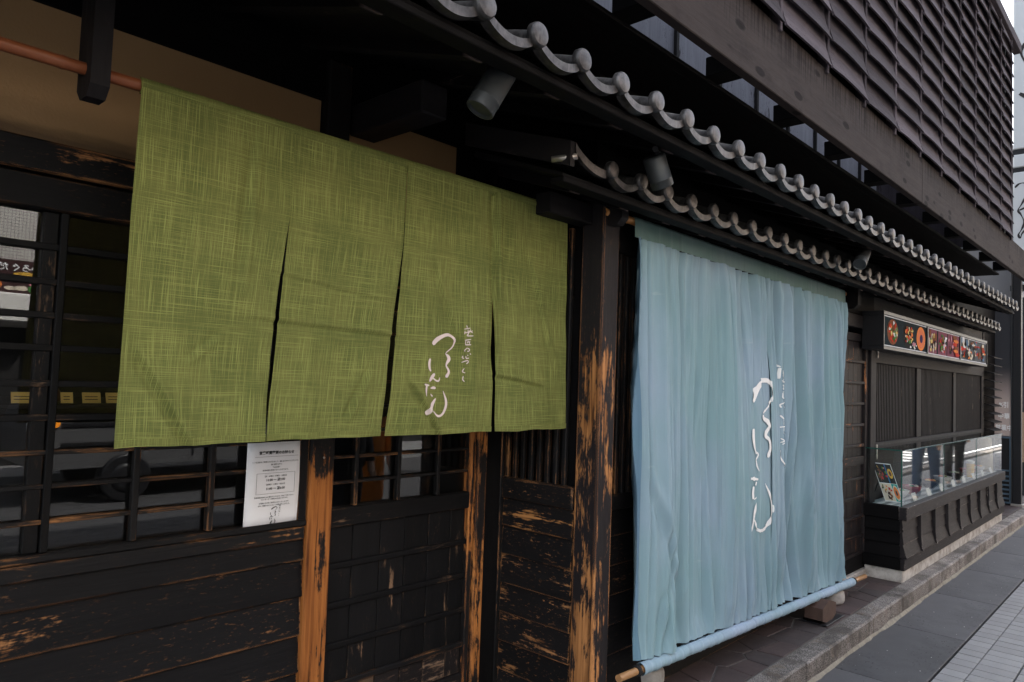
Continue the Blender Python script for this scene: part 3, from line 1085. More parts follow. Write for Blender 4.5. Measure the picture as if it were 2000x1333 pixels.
# ================================================================ NOREN AND THEIR POLES
pole = tube('noren_pole', (-1.2, -.40, 2.240), (2.42, -.40, 2.240), .0165, BAMBOO, None, 14, nodes_of(3.62, .26))
tag(pole, 'long brown bamboo pole carrying the green noren curtain', 'pole')
pole2 = tube('noren_pole', (2.585, -.56, 2.243), (5.655, -.56, 2.212), .0175, BAMBOO2, None, 14, nodes_of(3.07, .3, 1.08))
tag(pole2, 'orange bamboo pole through the bracket at the top of the blue curtain', 'pole')
rg = tube('hollow_end', (2.583, -.56, 2.2431), (2.5848, -.56, 2.2430), .009, INK, pole2, 12)

def grid(name, fx, nu, nv, m, parent, uvf):
    V, F, U = [], [], []
    for j in range(nv+1):
        for i in range(nu+1):
            u, v = i/nu, j/nv
            V.append(fx(u, v))
            U.append(uvf(u, v))
    for j in range(nv):
        for i in range(nu):
            a = j*(nu+1)+i
            F.append([a, a+1, a+nu+2, a+nu+1])
    return mesh(name, V, F, m, parent, smooth=True, uvs=U, fix=False)
def bumpy(x, z, s):
    return noise.noise((x*s, z*s, 4.2))
def crease(x, z, x0, z0, x1, z1, w, h):
    """soft ridge along a segment"""
    dx, dz = x1-x0, z1-z0
    L2 = dx*dx+dz*dz
    w *= 1.35
    t = ((x-x0)*dx+(z-z0)*dz)/L2
    tt = min(1, max(0, t))
    d = ((x-x0)*dz-(z-z0)*dx)/L2**.5
    fall = max(0, 1-max(0, -t, t-1)*4)
    return 1.6*h*fall*(d/w)*math.exp(-(d/w)**2)*2
ZT, ZB = 2.262, 1.283
def green_y(x, z):
    d = (ZT-z)
    y = -.420
    if d < .03:
        y = -.418+.018*(1-(d/.03))**2
    a = min(1, d/.5)
    y += a*(.012*sin(x*5.2+.6)*d+.020*bumpy(x, z*.5, 3.2)*d+.014*noise.noise((x*8.5, z*1.3, 1.1))*(.30+d))
    y += .0055*noise.noise((x*13+z*4, z*6, 2.0))*a
    y += crease(x, z, .74, 1.50, .86, 1.295, .012, .007)
    y += crease(x, z, .93, 1.58, .86, 1.52, .010, .003)
    y += crease(x, z, 1.13, 1.79, 1.46, 1.755, .008, .0018)
    y += crease(x, z, 1.10, 1.645, 1.54, 1.63, .009, .0030)
    y += crease(x, z, 1.46, 1.49, 1.40, 1.36, .010, .006)
    y += crease(x, z, 1.66, 1.45, 1.78, 1.295, .010, .0065)
    y += crease(x, z, 1.02, 2.12, 1.00, 1.80, .014, .006)
    y += crease(x, z, 2.045, 2.20, 2.06, 1.62, .016, .011)
    y += crease(x, z, 2.10, 1.50, 2.34, 1.47, .010, .004)
    y += crease(x, z, 1.74, 1.90, 1.86, 1.62, .012, .004)
    y += crease(x, z, 2.28, 1.95, 2.44, 1.60, .012, .004)
    return y
gn = tag(empty('green_noren', (1.6, -.41, 2.24)), 'short green slub linen noren in four panels with white brush lettering', 'curtain')
def lin(z, pts):
    for (za, xa), (zb, xb) in zip(pts, pts[1:]):
        if z >= zb:
            t = (za-z)/(za-zb)
            return xa+(xb-xa)*t
    return pts[-1][1]
EDG = [([(ZT, .697), (1.28, .676)], [(ZT, 1.146), (1.985, 1.146), (1.75, 1.119), (1.55, 1.104), (1.28, 1.098)]),
       ([(ZT, 1.146), (1.985, 1.147), (1.75, 1.133), (1.55, 1.120), (1.28, 1.103)], [(ZT, 1.592), (1.95, 1.592), (1.60, 1.556), (1.28, 1.531)]),
       ([(ZT, 1.592), (1.95, 1.592), (1.60, 1.580), (1.28, 1.549)], [(ZT, 2.042), (1.85, 2.042), (1.28, 2.060)]),
       ([(ZT, 2.042), (1.85, 2.043), (1.55, 2.066), (1.28, 2.084)], [(ZT, 2.499), (1.28, 2.545)])]
for k, (le, re) in enumerate(EDG):
    def fx(u, v, le=le, re=re, k=k):
        z = ZT+(ZB-ZT)*v
        if v > .9:
            z += (v-.9)*10*.006*noise.noise((u*3+k*5, 0, 3))
        xl, xr = lin(z, le), lin(z, re)
        x = xl+(xr-xl)*u
        y = green_y(x, z)+(k % 2)*.003-.0015
        ed = min(u, 1-u)*(xr-xl)
        y += .010*math.exp(-(ed/.03)**2)*max(0, v-.35)*noise.noise((k*3.1+(u > .5)*7, z*4, 0))
        return (x, y, z)
    p = grid('cloth_panel', fx, 130, 220, GREEN, gn, lambda u, v, k=k: (k*.61+u*.45, (1-v)*.98))
    # stitched hem at the foot of the panel
    hem = grid('hem', lambda u, v, fx=fx: (lambda q: (q[0], q[1]-.0025, q[2]))(fx(u, 1-.022*(1-v))), 130, 2, GREEN, p, lambda u, v, k=k: (k*.61+u*.45+.2, .02*(1-v)+.5))
hemtop = grid('pole_sleeve', lambda u, v: (.697+(2.499-.697)*u, -.40-.0225*sin(pi*(.02+v*.96)), 2.240+.0225*cos(pi*(.02+v*.96))), 120, 10, GREEN, gn, lambda u, v: (u*1.8+.13, v*.07+.3))

# blue noren
BT_, BB_L, BB_R = 2.243, .235, .125
def rod(x):
    t = (x-2.81)/(5.58-2.81)
    return -.66, BB_L+(BB_R-BB_L)*t
def blue_top(x):
    return 2.243-(x-2.585)*.0101
def blue_y(x, z):
    zt = blue_top(x)
    yb, zb = rod(x)
    v = min(1, max(0, (zt-z)/(zt-zb)))
    y = -.590+(yb+.590)*(v**.85)
    xw = x+.05*noise.noise((x*1.1, z*.9, 7))*min(1, v*3)
    fine = noise.noise((xw*26, z*.55, 1))
    mid = noise.noise((xw*9.5, z*.45, 5))
    big = noise.noise((xw*3.2, z*.5, 9))
    g = math.exp(-v*9)+.7*math.exp(-(1-v)*9)
    right = min(1, max(0, (x-3.4)/1.0))
    # gathered pleats: narrow dark valleys between rounded ridges, different depth along the cloth
    right = min(1, max(0, (x-3.3)/.9))
    left = math.exp(-((x-3.0)/.35)**2)
    def val(f, sd, sharp):
        n_ = noise.noise((xw*f, z*.22, sd))
        return max(0, 1-abs(n_)*sharp)
    txt = (1-.95*math.exp(-((x-4.14)/.34)**4)*math.exp(-((z-1.1)/.62)**4))*min(1, .06+v*11)*min(1, .15+(1-v)*12)
    y += -.022*txt*fine*(.40+.9*g+.4*right)-.042*txt*mid*(.55+.5*right)*(1-.5*left)-.024*min(1, v*8)*big
    amp = 2.0*txt*(.45+.65*min(1, max(0, .5+1.3*noise.noise((x*2.1, z*.4, 12)))))
    y += amp*(.050*val(7.0, 3, 5.5)*(.40+.6*right)+.036*val(15.0, 8, 4.0)*(.45+.55*right))
    y += -.040*txt*val(10.0, 15, 5.0)*(.4+.6*right)
    y += .008*noise.noise((x*22, z*3.5, 2))*math.exp(-(1-v)*5)
    # hanging fold at the left border, pinched where the weight pulls
    fx_ = 3.03+.05*(1-v)+.10*max(0, v-.55)
    d = x-fx_
    y += -.034*math.exp(-(d/.06)**2)*min(1, max(0, (v-.12)*2.2))*(1.15 if d < 0 else 1)
    y += .024*math.exp(-((d-.085)/.045)**2)*min(1, max(0, (v-.3)*2))
    y += crease(x, z, 2.93, .98, 3.12, .55, .022, .010)
    y += crease(x, z, 3.09, .70, 3.02, .30, .016, .010)
    y += crease(x, z, 3.20, .50, 3.12, .26, .018, .010)
    y += crease(x, z, 3.00, .50, 2.95, .26, .012, .010)
    y += crease(x, z, 3.42, 1.50, 3.38, 1.15, .012, .008)
    y += crease(x, z, 3.30, 1.75, 3.27, 1.45, .012, .006)
    return y
bn = tag(empty('blue_noren', (4.2, -.6, 2.2)), 'tall faded blue cotton curtain tied down to a rod over the terrace', 'curtain')
SLV = .078
def side(z, x0, x1):
    """how the outer edges pull in"""
    t = min(1, max(0, (2.2-z)/2.0))
    return x0+.012*sin(pi*t)+(.015*t), x1-.02*sin(pi*t)
XL, XM, XR = 2.79, 4.197, 5.588
for k, (xa, xb) in enumerate(((XL, XM), (XM, XR))):
    def fx(u, v, xa=xa, xb=xb, k=k):
        e0, e1 = xa, xb
        x = e0+(e1-e0)*u
        zt = blue_top(x)-SLV
        yb, zb = rod(x)
        z = zt+(zb+.03-zt)*v
        l, r = side(z, XL, XR)
        if k == 0: x = l+(XM+.035-l)*u
        else: x = XM-.004+(r-XM+.004)*u
        y = blue_y(x, z)
        if k == 0:
            y += .010*math.exp(-((1-u)*1.4/.05)**2)*min(1, v*4)
        else:
            y += -.004*math.exp(-(u*1.4/.04)**2)*min(1, v*4)
        y += .03*math.exp(-(min(u if k == 0 else 9, (1-u) if k else 9)*1.4/.03)**2)*min(1, v*3)
        return (x, y, z)
    o = grid('cloth_panel', fx, 230, 150, BLUE, bn, lambda u, v, k=k: (k*1.9+u*1.4, (1-v)*2.0))
    if k == 0:
        hem = grid('side_hem', lambda u, v, fx=fx: (lambda q: (q[0]-.002, q[1]-.0035, q[2]))(fx(u*.026, v)), 5, 150, BLUEHEM, o, lambda u, v: (u*.04, v*2))
def sleeve(name, f, r, m, x0, x1, drop, n, gath):
    def g(u, v):
        x = x0+(x1-x0)*u
        y, z = f(x)
        rr = r*(1+gath*noise.noise((x*34, v*1.2, 6))+gath*.6*noise.noise((x*90, v, 2)))
        if v < .75:
            a = pi*.5-(v/.75)*pi*1.0
            a = pi/2+(v/.75)*pi
            return (x, y+rr*cos(a), z+rr*sin(a)) if drop == 0 else (x, y-rr*sin((v/.75)*pi*.5+0)*1.0, z+rr*cos((v/.75)*pi*.5))
        t = (v-.75)/.25
        return (x, y-rr-.002*t, z-t*drop) if drop else (x, y+rr*cos(pi/2+pi+(t*pi)), z+rr*sin(pi/2+pi+t*pi))
    return grid(name, g, n, 16, m, bn, lambda u, v: (u*(x1-x0), v*.1))
sleeve('top_sleeve', lambda x: (-.56, blue_top(x)), .0235, SLEEVE, XL, XR, SLV, 520, .10)
sleeve('bottom_sleeve', lambda x: rod(x), .028, BLUEBOT, 2.815, 5.575, 0, 560, .16)
rodo = tube('noren_weight_rod', (2.645, -.66, .2415), (5.86, -.66, .1143), .016, BAMBOO3, None, 12, nodes_of(3.21, .35, 1.07))
tag(rodo, 'pale bamboo rod sewn into the bottom of the blue curtain', 'pole')
for xk in (2.79, 5.60):
    y_, z_ = rod(xk)
    t_ = tube('tie_cord', (xk-.012, y_, z_), (xk+.012, y_, z_), .023, ROPE, rodo, 14, [(0, .9), (.2, 1.1), (.45, .95), (.55, 1.1), (.8, 1.1), (1, .85)])

# lettering, one mesh of brush strokes that lies on the cloth
def strokes(name, data, yfun, m, parent, ax, off, step=.006, fat=1.0):
    V, F = [], []
    for st in data:
        P = [Vector((a, b, w)) for a, b, w in st]
        P = [P[0]*2-P[1]]+P+[P[-1]*2-P[-2]]
        P[0][2] = P[1][2]
        P[-1][2] = P[-2][2]
        path = []
        for i in range(1, len(P)-2):
            p0, p1, p2, p3 = P[i-1:i+3]
            k = max(3, int(((p2-p1).length)/step))
            for j in range(k):
                t = j/k
                path.append(.5*((2*p1)+(p2-p0)*t+(2*p0-5*p1+4*p2-p3)*t*t+(3*p1-p0-3*p2+p3)*t**3))
        path.append(P[-2])
        n = len(path)
        base = len(V)
        for i, p in enumerate(path):
            a, b = path[max(0, i-1)], path[min(n-1, i+1)]
            tx, tz = (b[0]-a[0])/ax, b[1]-a[1]
            L = math.hypot(tx, tz) or 1
            nx, nz = -tz/L, tx/L
            s = i/(n-1)
            rnd = 1
            wd = abs(p[2])
            e = min(i, n-1-i)*step/max(wd, .001)
            if e < 1: rnd = .55+.45*(1-(1-e)**2)**.5
            wd *= rnd*fat*(1+.06*noise.noise((p[0]*60, p[1]*60, 1)))
            for q in range(7):
                f = -1+q/3
                x, z = p[0]+nx*wd*f*ax, p[1]+nz*wd*f
                V.append((x, yfun(x, z)-off, z))
        for i in range(n-1):
            for q in range(6):
                a = base+i*7+q
                F.append([a, a+1, a+8, a+7])
    return mesh(name, V, F, m, parent, smooth=True, fix=False)
GT= [[[1.735,1.609,0.0073],[1.754,1.626,0.0077],[1.783,1.641,0.0063],[1.812,1.649,0.0052],[1.837,1.641,0.0041],[1.846,1.627,0.003],[1.832,1.603,0.0022],[1.803,1.581,0.0015]],[[1.801,1.579,0.0015],[1.814,1.569,0.0056],[1.819,1.558,0.0067],[1.809,1.544,0.0044],[1.806,1.533,0.0033],[1.817,1.519,0.0041],[1.819,1.508,0.0048],[1.81,1.495,0.0063],[1.808,1.49,0.0033]],[[1.724,1.557,0.004],[1.72,1.541,0.0047],[1.722,1.523,0.0043],[1.729,1.511,0.0025]],[[1.749,1.503,0.0051],[1.735,1.489,0.0062],[1.724,1.474,0.0036]],[[1.735,1.491,0.0022],[1.755,1.479,0.0025],[1.77,1.477,0.0029],[1.775,1.49,0.0016]],[[1.701,1.464,0.0029],[1.711,1.461,0.0029],[1.723,1.46,0.0025]],[[1.712,1.465,0.0036],[1.71,1.443,0.0032],[1.711,1.42,0.0013]],[[1.73,1.45,0.0022],[1.744,1.452,0.0044],[1.757,1.45,0.0036]],[[1.732,1.43,0.0014],[1.737,1.424,0.0025],[1.743,1.421,0.0025]],[[1.759,1.413,0.0029],[1.739,1.386,0.008],[1.719,1.354,0.0079]],[[1.744,1.368,0.0025],[1.774,1.349,0.0036],[1.798,1.354,0.0044],[1.814,1.378,0.0052],[1.815,1.404,0.0048],[1.796,1.441,0.0015]],[[1.891,1.69,0.0017],[1.894,1.681,0.0017]],[[1.881,1.675,0.0015],[1.908,1.681,0.0015]],[[1.885,1.669,0.0015],[1.882,1.655,0.0015]],[[1.881,1.66,0.0017],[1.919,1.671,0.0017]],[[1.897,1.675,0.0015],[1.899,1.653,0.0015]],[[1.903,1.67,0.0015],[1.919,1.663,0.0015]],[[1.909,1.676,0.0017],[1.893,1.65,0.0017]],[[1.893,1.65,0.0017],[1.922,1.652,0.0017]],[[1.884,1.633,0.0017],[1.912,1.638,0.0017]],[[1.889,1.633,0.0017],[1.886,1.616,0.0017]],[[1.886,1.616,0.0019],[1.913,1.618,0.0019]],[[1.9,1.632,0.0015],[1.895,1.622,0.0015]],[[1.899,1.627,0.0015],[1.909,1.629,0.0015]],[[1.905,1.627,0.0015],[1.906,1.62,0.0015]],[[1.896,1.605,0.0017],[1.883,1.595,0.0017],[1.886,1.591,0.0017]],[[1.896,1.604,0.0017],[1.907,1.6,0.0017],[1.904,1.593,0.0017],[1.896,1.592,0.0017]],[[1.879,1.574,0.0017],[1.877,1.567,0.0017],[1.884,1.564,0.0017]],[[1.89,1.574,0.0017],[1.894,1.565,0.0017],[1.906,1.567,0.0017]],[[1.91,1.585,0.0017],[1.914,1.58,0.0017]],[[1.897,1.578,0.0017],[1.902,1.575,0.0017]],[[1.874,1.549,0.0017],[1.898,1.557,0.0017],[1.904,1.552,0.0017],[1.895,1.544,0.0017]],[[1.887,1.527,0.0017],[1.879,1.515,0.0017],[1.892,1.51,0.0017]],[[1.884,1.498,0.0017],[1.883,1.485,0.0017],[1.891,1.477,0.0017]]]
BT= [[[3.968,1.406,0.0131],[4.0,1.463,0.0119],[4.064,1.521,0.0107],[4.138,1.536,0.0117],[4.197,1.519,0.0091],[4.216,1.465,0.005],[4.178,1.401,0.0041],[4.097,1.344,0.004]],[[4.09,1.335,0.0049],[4.102,1.314,0.0089],[4.151,1.294,0.0117],[4.171,1.267,0.0099],[4.133,1.241,0.0089],[4.121,1.213,0.0089],[4.166,1.186,0.0085],[4.177,1.141,0.009],[4.154,1.107,0.0098],[4.14,1.088,0.0054]],[[3.957,1.259,0.0082],[3.958,1.203,0.0087],[3.971,1.151,0.0065],[3.998,1.115,0.0044]],[[3.975,1.137,0.003],[4.01,1.114,0.0039],[3.988,1.081,0.0039]],[[3.988,1.089,0.0039],[4.0,1.045,0.0039],[4.019,1.018,0.0022]],[[3.918,0.983,0.0051],[3.963,0.979,0.006],[4.007,0.972,0.0052]],[[3.948,0.991,0.0069],[3.959,0.969,0.006]],[[3.97,0.953,0.0095],[3.995,0.949,0.0095]],[[3.949,0.938,0.0056],[3.942,0.904,0.0056],[3.944,0.868,0.0056]],[[3.952,0.865,0.0039],[3.992,0.876,0.0048]],[[3.984,0.845,0.0043],[3.962,0.8,0.0086],[3.944,0.743,0.0056],[3.923,0.67,0.0013]],[[3.956,0.754,0.0039],[3.993,0.699,0.0073],[4.052,0.679,0.0104],[4.125,0.691,0.0106],[4.177,0.751,0.0098],[4.184,0.812,0.0089],[4.15,0.886,0.0067],[4.107,0.942,0.0022]],[[4.323,1.641,0.0033],[4.34,1.62,0.0033]],[[4.339,1.615,0.0033],[4.335,1.55,0.0033]],[[4.361,1.597,0.0033],[4.359,1.56,0.0033]],[[4.372,1.598,0.0033],[4.435,1.599,0.0033]],[[4.379,1.593,0.0028],[4.377,1.555,0.0028]],[[4.432,1.599,0.0028],[4.428,1.559,0.0028]],[[4.378,1.581,0.0028],[4.429,1.584,0.0028]],[[4.377,1.568,0.0028],[4.428,1.571,0.0028]],[[4.381,1.551,0.0033],[4.346,1.536,0.0033]],[[4.409,1.553,0.0038],[4.44,1.529,0.0038]],[[4.351,1.506,0.0033],[4.388,1.513,0.0033]],[[4.383,1.511,0.0033],[4.354,1.483,0.0033]],[[4.361,1.487,0.0033],[4.41,1.492,0.0033]],[[4.376,1.471,0.0033],[4.418,1.472,0.0033]],[[4.418,1.469,0.0033],[4.418,1.434,0.0033]],[[4.353,1.466,0.0028],[4.351,1.434,0.0028]],[[4.351,1.434,0.0033],[4.42,1.431,0.0033]],[[4.377,1.409,0.0033],[4.338,1.394,0.0032],[4.343,1.375,0.0033]],[[4.373,1.41,0.0033],[4.395,1.394,0.0033],[4.371,1.373,0.0033]],[[4.336,1.329,0.0042],[4.36,1.308,0.0042]],[[4.389,1.306,0.0042],[4.421,1.289,0.0042],[4.387,1.271,0.0042]],[[4.422,1.351,0.0038],[4.44,1.339,0.0038]],[[4.33,1.258,0.0037],[4.382,1.261,0.0037],[4.404,1.242,0.0037],[4.384,1.215,0.0037]],[[4.337,1.191,0.0032],[4.363,1.175,0.0032],[4.324,1.164,0.0032]],[[4.346,1.155,0.0028],[4.386,1.168,0.0028]],[[4.333,1.12,0.0037],[4.331,1.088,0.0037],[4.352,1.05,0.0037],[4.391,1.019,0.0037]]]

for st_ in GT:
    strokes('brush_stroke', [st_], lambda x, z: green_y(x, z)-.0015, PINKWHITE, gn, 1.06, .0028, .006, 1.1)
def blue_panel_y(x, z):
    y = blue_y(x, z)
    if x < XM: y += .010*math.exp(-((XM+.035-x)/.05)**2)
    else: y += -.004*math.exp(-((x-XM)/.04)**2)
    return y
for st_ in BT:
    strokes('brush_stroke', [st_], blue_panel_y, WHITE, bn, 1.7, .0065, .004, 1.15 if st_[0][2] > .0048 else .85)

# ================================================================ NOTICE
nt = tag(empty('paper_notice', (1.366, -.020, 1.085)), 'white laminated notice of opening hours taped beside the door post', 'notice')
V, F = [], []
for j in range(9):
    for i in range(7):
        u, v = i/6, j/8
        V.append((1.253+.226*u+.0018*v, -.0205-.004*sin(pi*v)*(.4+u*.3)-.002*sin(u*5), .934+.301*v+.001*u))
for j in range(8):
    for i in range(6):
        a = j*7+i
        F.append([a, a+1, a+8, a+7])
o = mesh('sheet', V, F, PAPER, nt, smooth=True, fix=False)
md = o.modifiers.new('thickness', 'SOLIDIFY')
md.thickness = .0006
def tl(body, z, size, x=1.366, bold=0.0, m=INK):
    return text('print_line', body, size, m, facing((x, -.0272, z), (1, 0, 0), (0, 0, 1)), nt, bold=bold, ext=.0002)
tl('営業時間変更のお知らせ', 1.198, .0125, bold=.0004)
box('rule', (1.282, -.0274, 1.1845), (1.452, -.0266, 1.1852), INK, nt, .0001)
tl('いつも当店をご利用いただきまして、誠にありがとうございます。', 1.166, .0062)
tl('誠に勝手ながら', 1.156, .0062)
tl('下記の通り', 1.146, .0062)
tl('営業時間を変更させていただきます。', 1.136, .0062)
for a, b in (((1.292, 1.1255), (1.442, 1.1262)), ((1.292, 1.0525), (1.442, 1.0532)), ((1.292, 1.0525), (1.2927, 1.1262)), ((1.4413, 1.0525), (1.442, 1.1262))):
    box('frame_line', (a[0], -.0274, a[1]), (b[0], -.0266, b[1]), INK, nt, .0001)
tl('【月・火曜日・水曜日・木曜日】', 1.1145, .0062)
tl('11:00 〜 翌2:00', 1.101, .0115, bold=.0002)
tl('【金曜日・土曜日・祝前日】', 1.085, .0062)
tl('11:00 〜 翌6:00', 1.070, .0115, bold=.0002)
tl('営業時間は変更になる場合がございます。予めご了承ください。', 1.041, .0055)
tl('ラストオーダーは閉店の30分前となります。', 1.033, .0055)
tl('お客様には大変ご迷惑をおかけいたしますが、', 1.020, .0058)
tl('何卒ご理解のほどよろしくお願い申し上げます。', 1.011, .0058)
mini = [[(1.366+(a-1.79)*.20, .978+(b-1.52)*.20, w*.26) for a, b, w in st] for st in GT]
tag(strokes('printed_mark', mini, lambda x, z: -.0262, INK, nt, 1.06, .0008, .002), kind='stuff')

# ================================================================ SPOTLIGHTS
def spotlight(p, q, r, mount, label, lens=False):
    s = tag(empty('spotlight', p), label, 'spotlight', 'spotlights under the eaves')
    P, Q = Vector(p), Vector(q)
    tube('housing', p, q, r, STEEL, s, 24, [(0, .80), (.04, .97), (.07, 1), (.74, 1), (.745, 1.025), (.76, 1.025), (.765, 1), (.98, 1), (1, .96), (1, .84), (.94, .80)], cap=True)
    if lens:
        d = (Q-P).normalized()
        tube('lens', Q-d*.02, Q-d*.014, r*.78, CLEAR, s, 18)
        tube('lamp_face', Q-d*.035, Q-d*.03, r*.75, plain('lamp_reflector', (.10, .2, .18), .2, .6), s, 18)
    mid = P.lerp(Q, .22)
    m = Vector(mount)
    tube('arm', mid+Vector((0, 0, r*.6)), m, .010, BLACKP, s, 10)
    tube('mount_plate', m-Vector((0, 0, .012)), m+Vector((0, 0, .012)), .034, BLACKP, s, 16)
    tube('tilt_knob', mid+Vector((-.02, -.01, r+.004)), mid+Vector((.02, .01, r+.012)), .012, BLACKP, s, 10)
    return s
spotlight((1.552, -.92, 2.437), (1.487, -.885, 2.297), .0455, (1.470, -.90, 2.482), 'grey cylindrical spotlight above the green curtain, nearest to the frame')
spotlight((2.430, -.90, 2.392), (2.497, -.905, 2.282), .0455, (2.50, -.90, 2.472), 'grey cylindrical spotlight dipping behind the lower row of roof tiles')
spotlight((4.99, -.90, 2.405), (4.79, -.93, 2.285), .040, (4.93, -.88, 2.470), 'small spotlight with a glass lens above the right end of the blue curtain', True)

# ================================================================ STONE AND ANCHOR ON THE TERRACE
def stone(c, rx, rz, label):
    V, F = [], []
    n, m = 20, 12
    for j in range(m+1):
        ph = -pi/2+pi*j/m
        for i in range(n):
            th = 2*pi*i/n
            k = 1+.07*noise.noise((cos(th)*1.5+c[0], sin(th)*1.5, ph*1.2))
            cr = abs(cos(ph))**.45
            V.append((c[0]+rx*k*cr*cos(th), c[1]+rx*.9*k*cr*sin(th), c[2]+rz*(1 if ph < 0 else .85)*abs(sin(ph))**.7*(1 if ph > 0 else -1)+rz))
    for j in range(m):
        for i in range(n):
            F.append([j*n+i, j*n+(i+1) % n, (j+1)*n+(i+1) % n, (j+1)*n+i])
    return tag(mesh('weight_stone', V, F, GRANITE_PALE, None, smooth=True), label, 'stone', 'stones weighting the blue curtain')
GRANITE_PALE = plain('pale_weight_stone', (.34, .32, .30), .85, var=.4, scale=40, bump=.4)
stone((5.36, -.60, 0), .085, .055, 'pale round weight stone under the far end of the curtain rod')
stone((3.19, -.47, 0), .085, .055, 'pale round weight stone under the near end of the curtain rod')
an = tag(empty('rod_anchor', (4.93, -.66, 0)), 'hexagonal rusty metal foot holding the curtain rod down on the paving', 'anchor')
RUST = plain('rusty_plate', (.085, .05, .038), .65, .2, var=.5, scale=22, bump=.2)
hx = [(.0+.135*cos(a), .068+.075*sin(a)) for a in [radians(q) for q in (30, 90, 150, 210, 270, 330)]]
V = [(4.915+a, -.735, b) for a, b in hx]+[(4.915+a, -.62, b) for a, b in hx]
mesh('foot_block', V, [[0, 1, 2, 3, 4, 5], [11, 10, 9, 8, 7, 6]]+[[i, 6+i, 6+(i+1) % 6, (i+1) % 6] for i in range(6)], RUST, an)
box('base_plate', (4.80, -.76, .0035), (5.12, -.60, .010), BLACKP, an, .002)

# ================================================================ DISPLAY CASE
dc = tag(empty('display_case', (8.4, -.64, 0)), 'black wooden food display case with a long glass hood on a stone plinth', 'display case')
DX0, DX1, DY = 6.345, 10.52, -.80
# plinth stones
px = DX0+.01
while px < DX1-.1:
    nx = min(px+random.uniform(.5, .75), DX1-.02)
    box('plinth_stone', (px+.002, DY+.015, -.004), (nx-.002, -.50, .094), PLINTH, dc, .006)
    px = nx
box('base_board', (DX0-.004, DY-.004, .096), (8.40, DY+.03, .188), 'case', dc, .004)
box('base_board', (8.404, DY-.004, .096), (DX1, DY+.03, .188), 'case', dc, .004)
box('base_side', (DX0-.004, DY+.031, .096), (DX0+.03, -.49, .188), 'dark', dc, .004)
box('core', (DX0+.05, DY+.06, .096), (DX1-.05, -.49, .50), 'dark', dc, .002)
zz = [.483, .392, .294, .190]
offs = [(.010, .000), (.013, .002), (.036, .006)]
for (a, b), (tb, tt) in zip(zip(zz[1:], zz), offs):
    lap('skirt_board', (DX0+.01, DY+.022, 0), (DX1-.01, DY+.022, 0), a+.001, b+.003, (0, -1), tb, tt, 'case', dc, .004)
    lap('side_board', (DX0+.012, DY+.034, 0), (DX0+.012, -.49, 0), a+.001, b+.003, (-1, 0), .012, .0, 'dark', dc, .004)
fin_x = [6.795+.4675*i for i in range(8)]
for xc in fin_x:
    P = [(DY+.05, .190), (DY-.030, .190), (DY-.020, .225), (DY-.012, .29), (DY-.010, .482), (DY+.05, .482)]
    V = [(xc-.016, y, z) for y, z in P]+[(xc+.016, y, z) for y, z in P]
    mesh('fin', V, [list(range(6)), list(range(6, 12))[::-1]]+[[i, 6+i, 6+(i+1) % 6, (i+1) % 6] for i in range(6)], wood('case', 2), dc)
box('sill_beam', (DX0-.006, DY-.016, .486), (DX1, DY+.045, .590), 'case', dc, .005)
box('sill_side', (DX0-.006, DY+.046, .486), (DX0+.04, -.49, .590), 'dark', dc, .005)
FLOOR = plain('case_floor', (.16, .20, .21), .3)
box('case_floor', (DX0+.041, DY+.046, .55), (DX1, -.49, .578), FLOOR, dc, .002)
gx = [DX0+.012, 7.70, 9.12, DX1-.01]
for a, b in zip(gx, gx[1:]):
    box('front_pane', (a+.003, DY+.022, .586), (b-.003, DY+.030, 1.026), CLEAR, dc, .001)
    box('top_pane', (a+.003, DY+.012, 1.0275), (b-.003, -.505, 1.0355), CLEAR, dc, .001)
    box('pane_edge', (a+.003, DY+.0095, 1.0272), (b-.003, DY+.0118, 1.0358), GEDGE, dc, .0004)
for a in gx[1:-1]:
    box('pane_edge', (a-.0022, DY+.0215, .588), (a+.0022, DY+.0305, 1.026), GEDGE, dc, .0004)
box('side_pane', (DX0+.006, DY+.032, .582), (DX0+.013, -.50, 1.026), CLEAR, dc, .001)
box('side_pane', (DX1-.014, DY+.032, .582), (DX1-.006, -.50, 1.026), CLEAR, dc, .001)
box('corner_edge', (DX0+.004, DY+.0215, .588), (DX0+.0145, DY+.0315, 1.03), GEDGE, dc, .001)
box('side_edge', (DX0+.0055, DY+.033, 1.0265), (DX0+.0135, -.50, 1.0362), GEDGE, dc, .001)
# menu board leaning inside the near end of the case
def col(name, c, rough=.5): return plain(name, c, rough)
RED, ORA, YEL, GRN, TEA, PNK, BRN, CRM, BLU = (col('print_red', (.45, .03, .03)), col('print_orange', (.75, .20, .03)), col('print_yellow', (.72, .42, .06)), col('print_green', (.06, .20, .04)),
    col('print_teal', (.01, .34, .30)), col('print_pink', (.62, .22, .27)), col('print_brown', (.16, .06, .03)), col('print_cream', (.68, .60, .48)), col('print_blue', (.03, .22, .5)))
BLK = col('print_black', (.012, .014, .014))
mb = tag(empty('menu_board', (6.55, -.70, .58)), 'colourful photo menu board leaning inside the near end of the glass case', 'menu')
def on_board(u, v, w=0.0):
    # u across 0..1, v up 0..1 ; leans back towards the wall and slightly turned to the street
    o = Vector((6.55, -.600, .595))
    r = Vector((.035, -.130, -.004))
    upv = Vector((.0, .105, .305))
    nrm = r.cross(upv).normalized()
    return o+r*u+upv*v+nrm*w
def board_patch(name, pts, m, w):
    V = [tuple(on_board(u, v, w)) for u, v in pts]+[tuple(on_board(u, v, w-.0008)) for u, v in pts]
    k = len(pts)
    return mesh(name, V, [list(range(k)), list(range(k, 2*k))[::-1]]+[[i, k+i, k+(i+1) % k, (i+1) % k] for i in range(k)], m, mb)
def rect(a, b, c, d): return [(a, b), (c, b), (c, d), (a, d)]
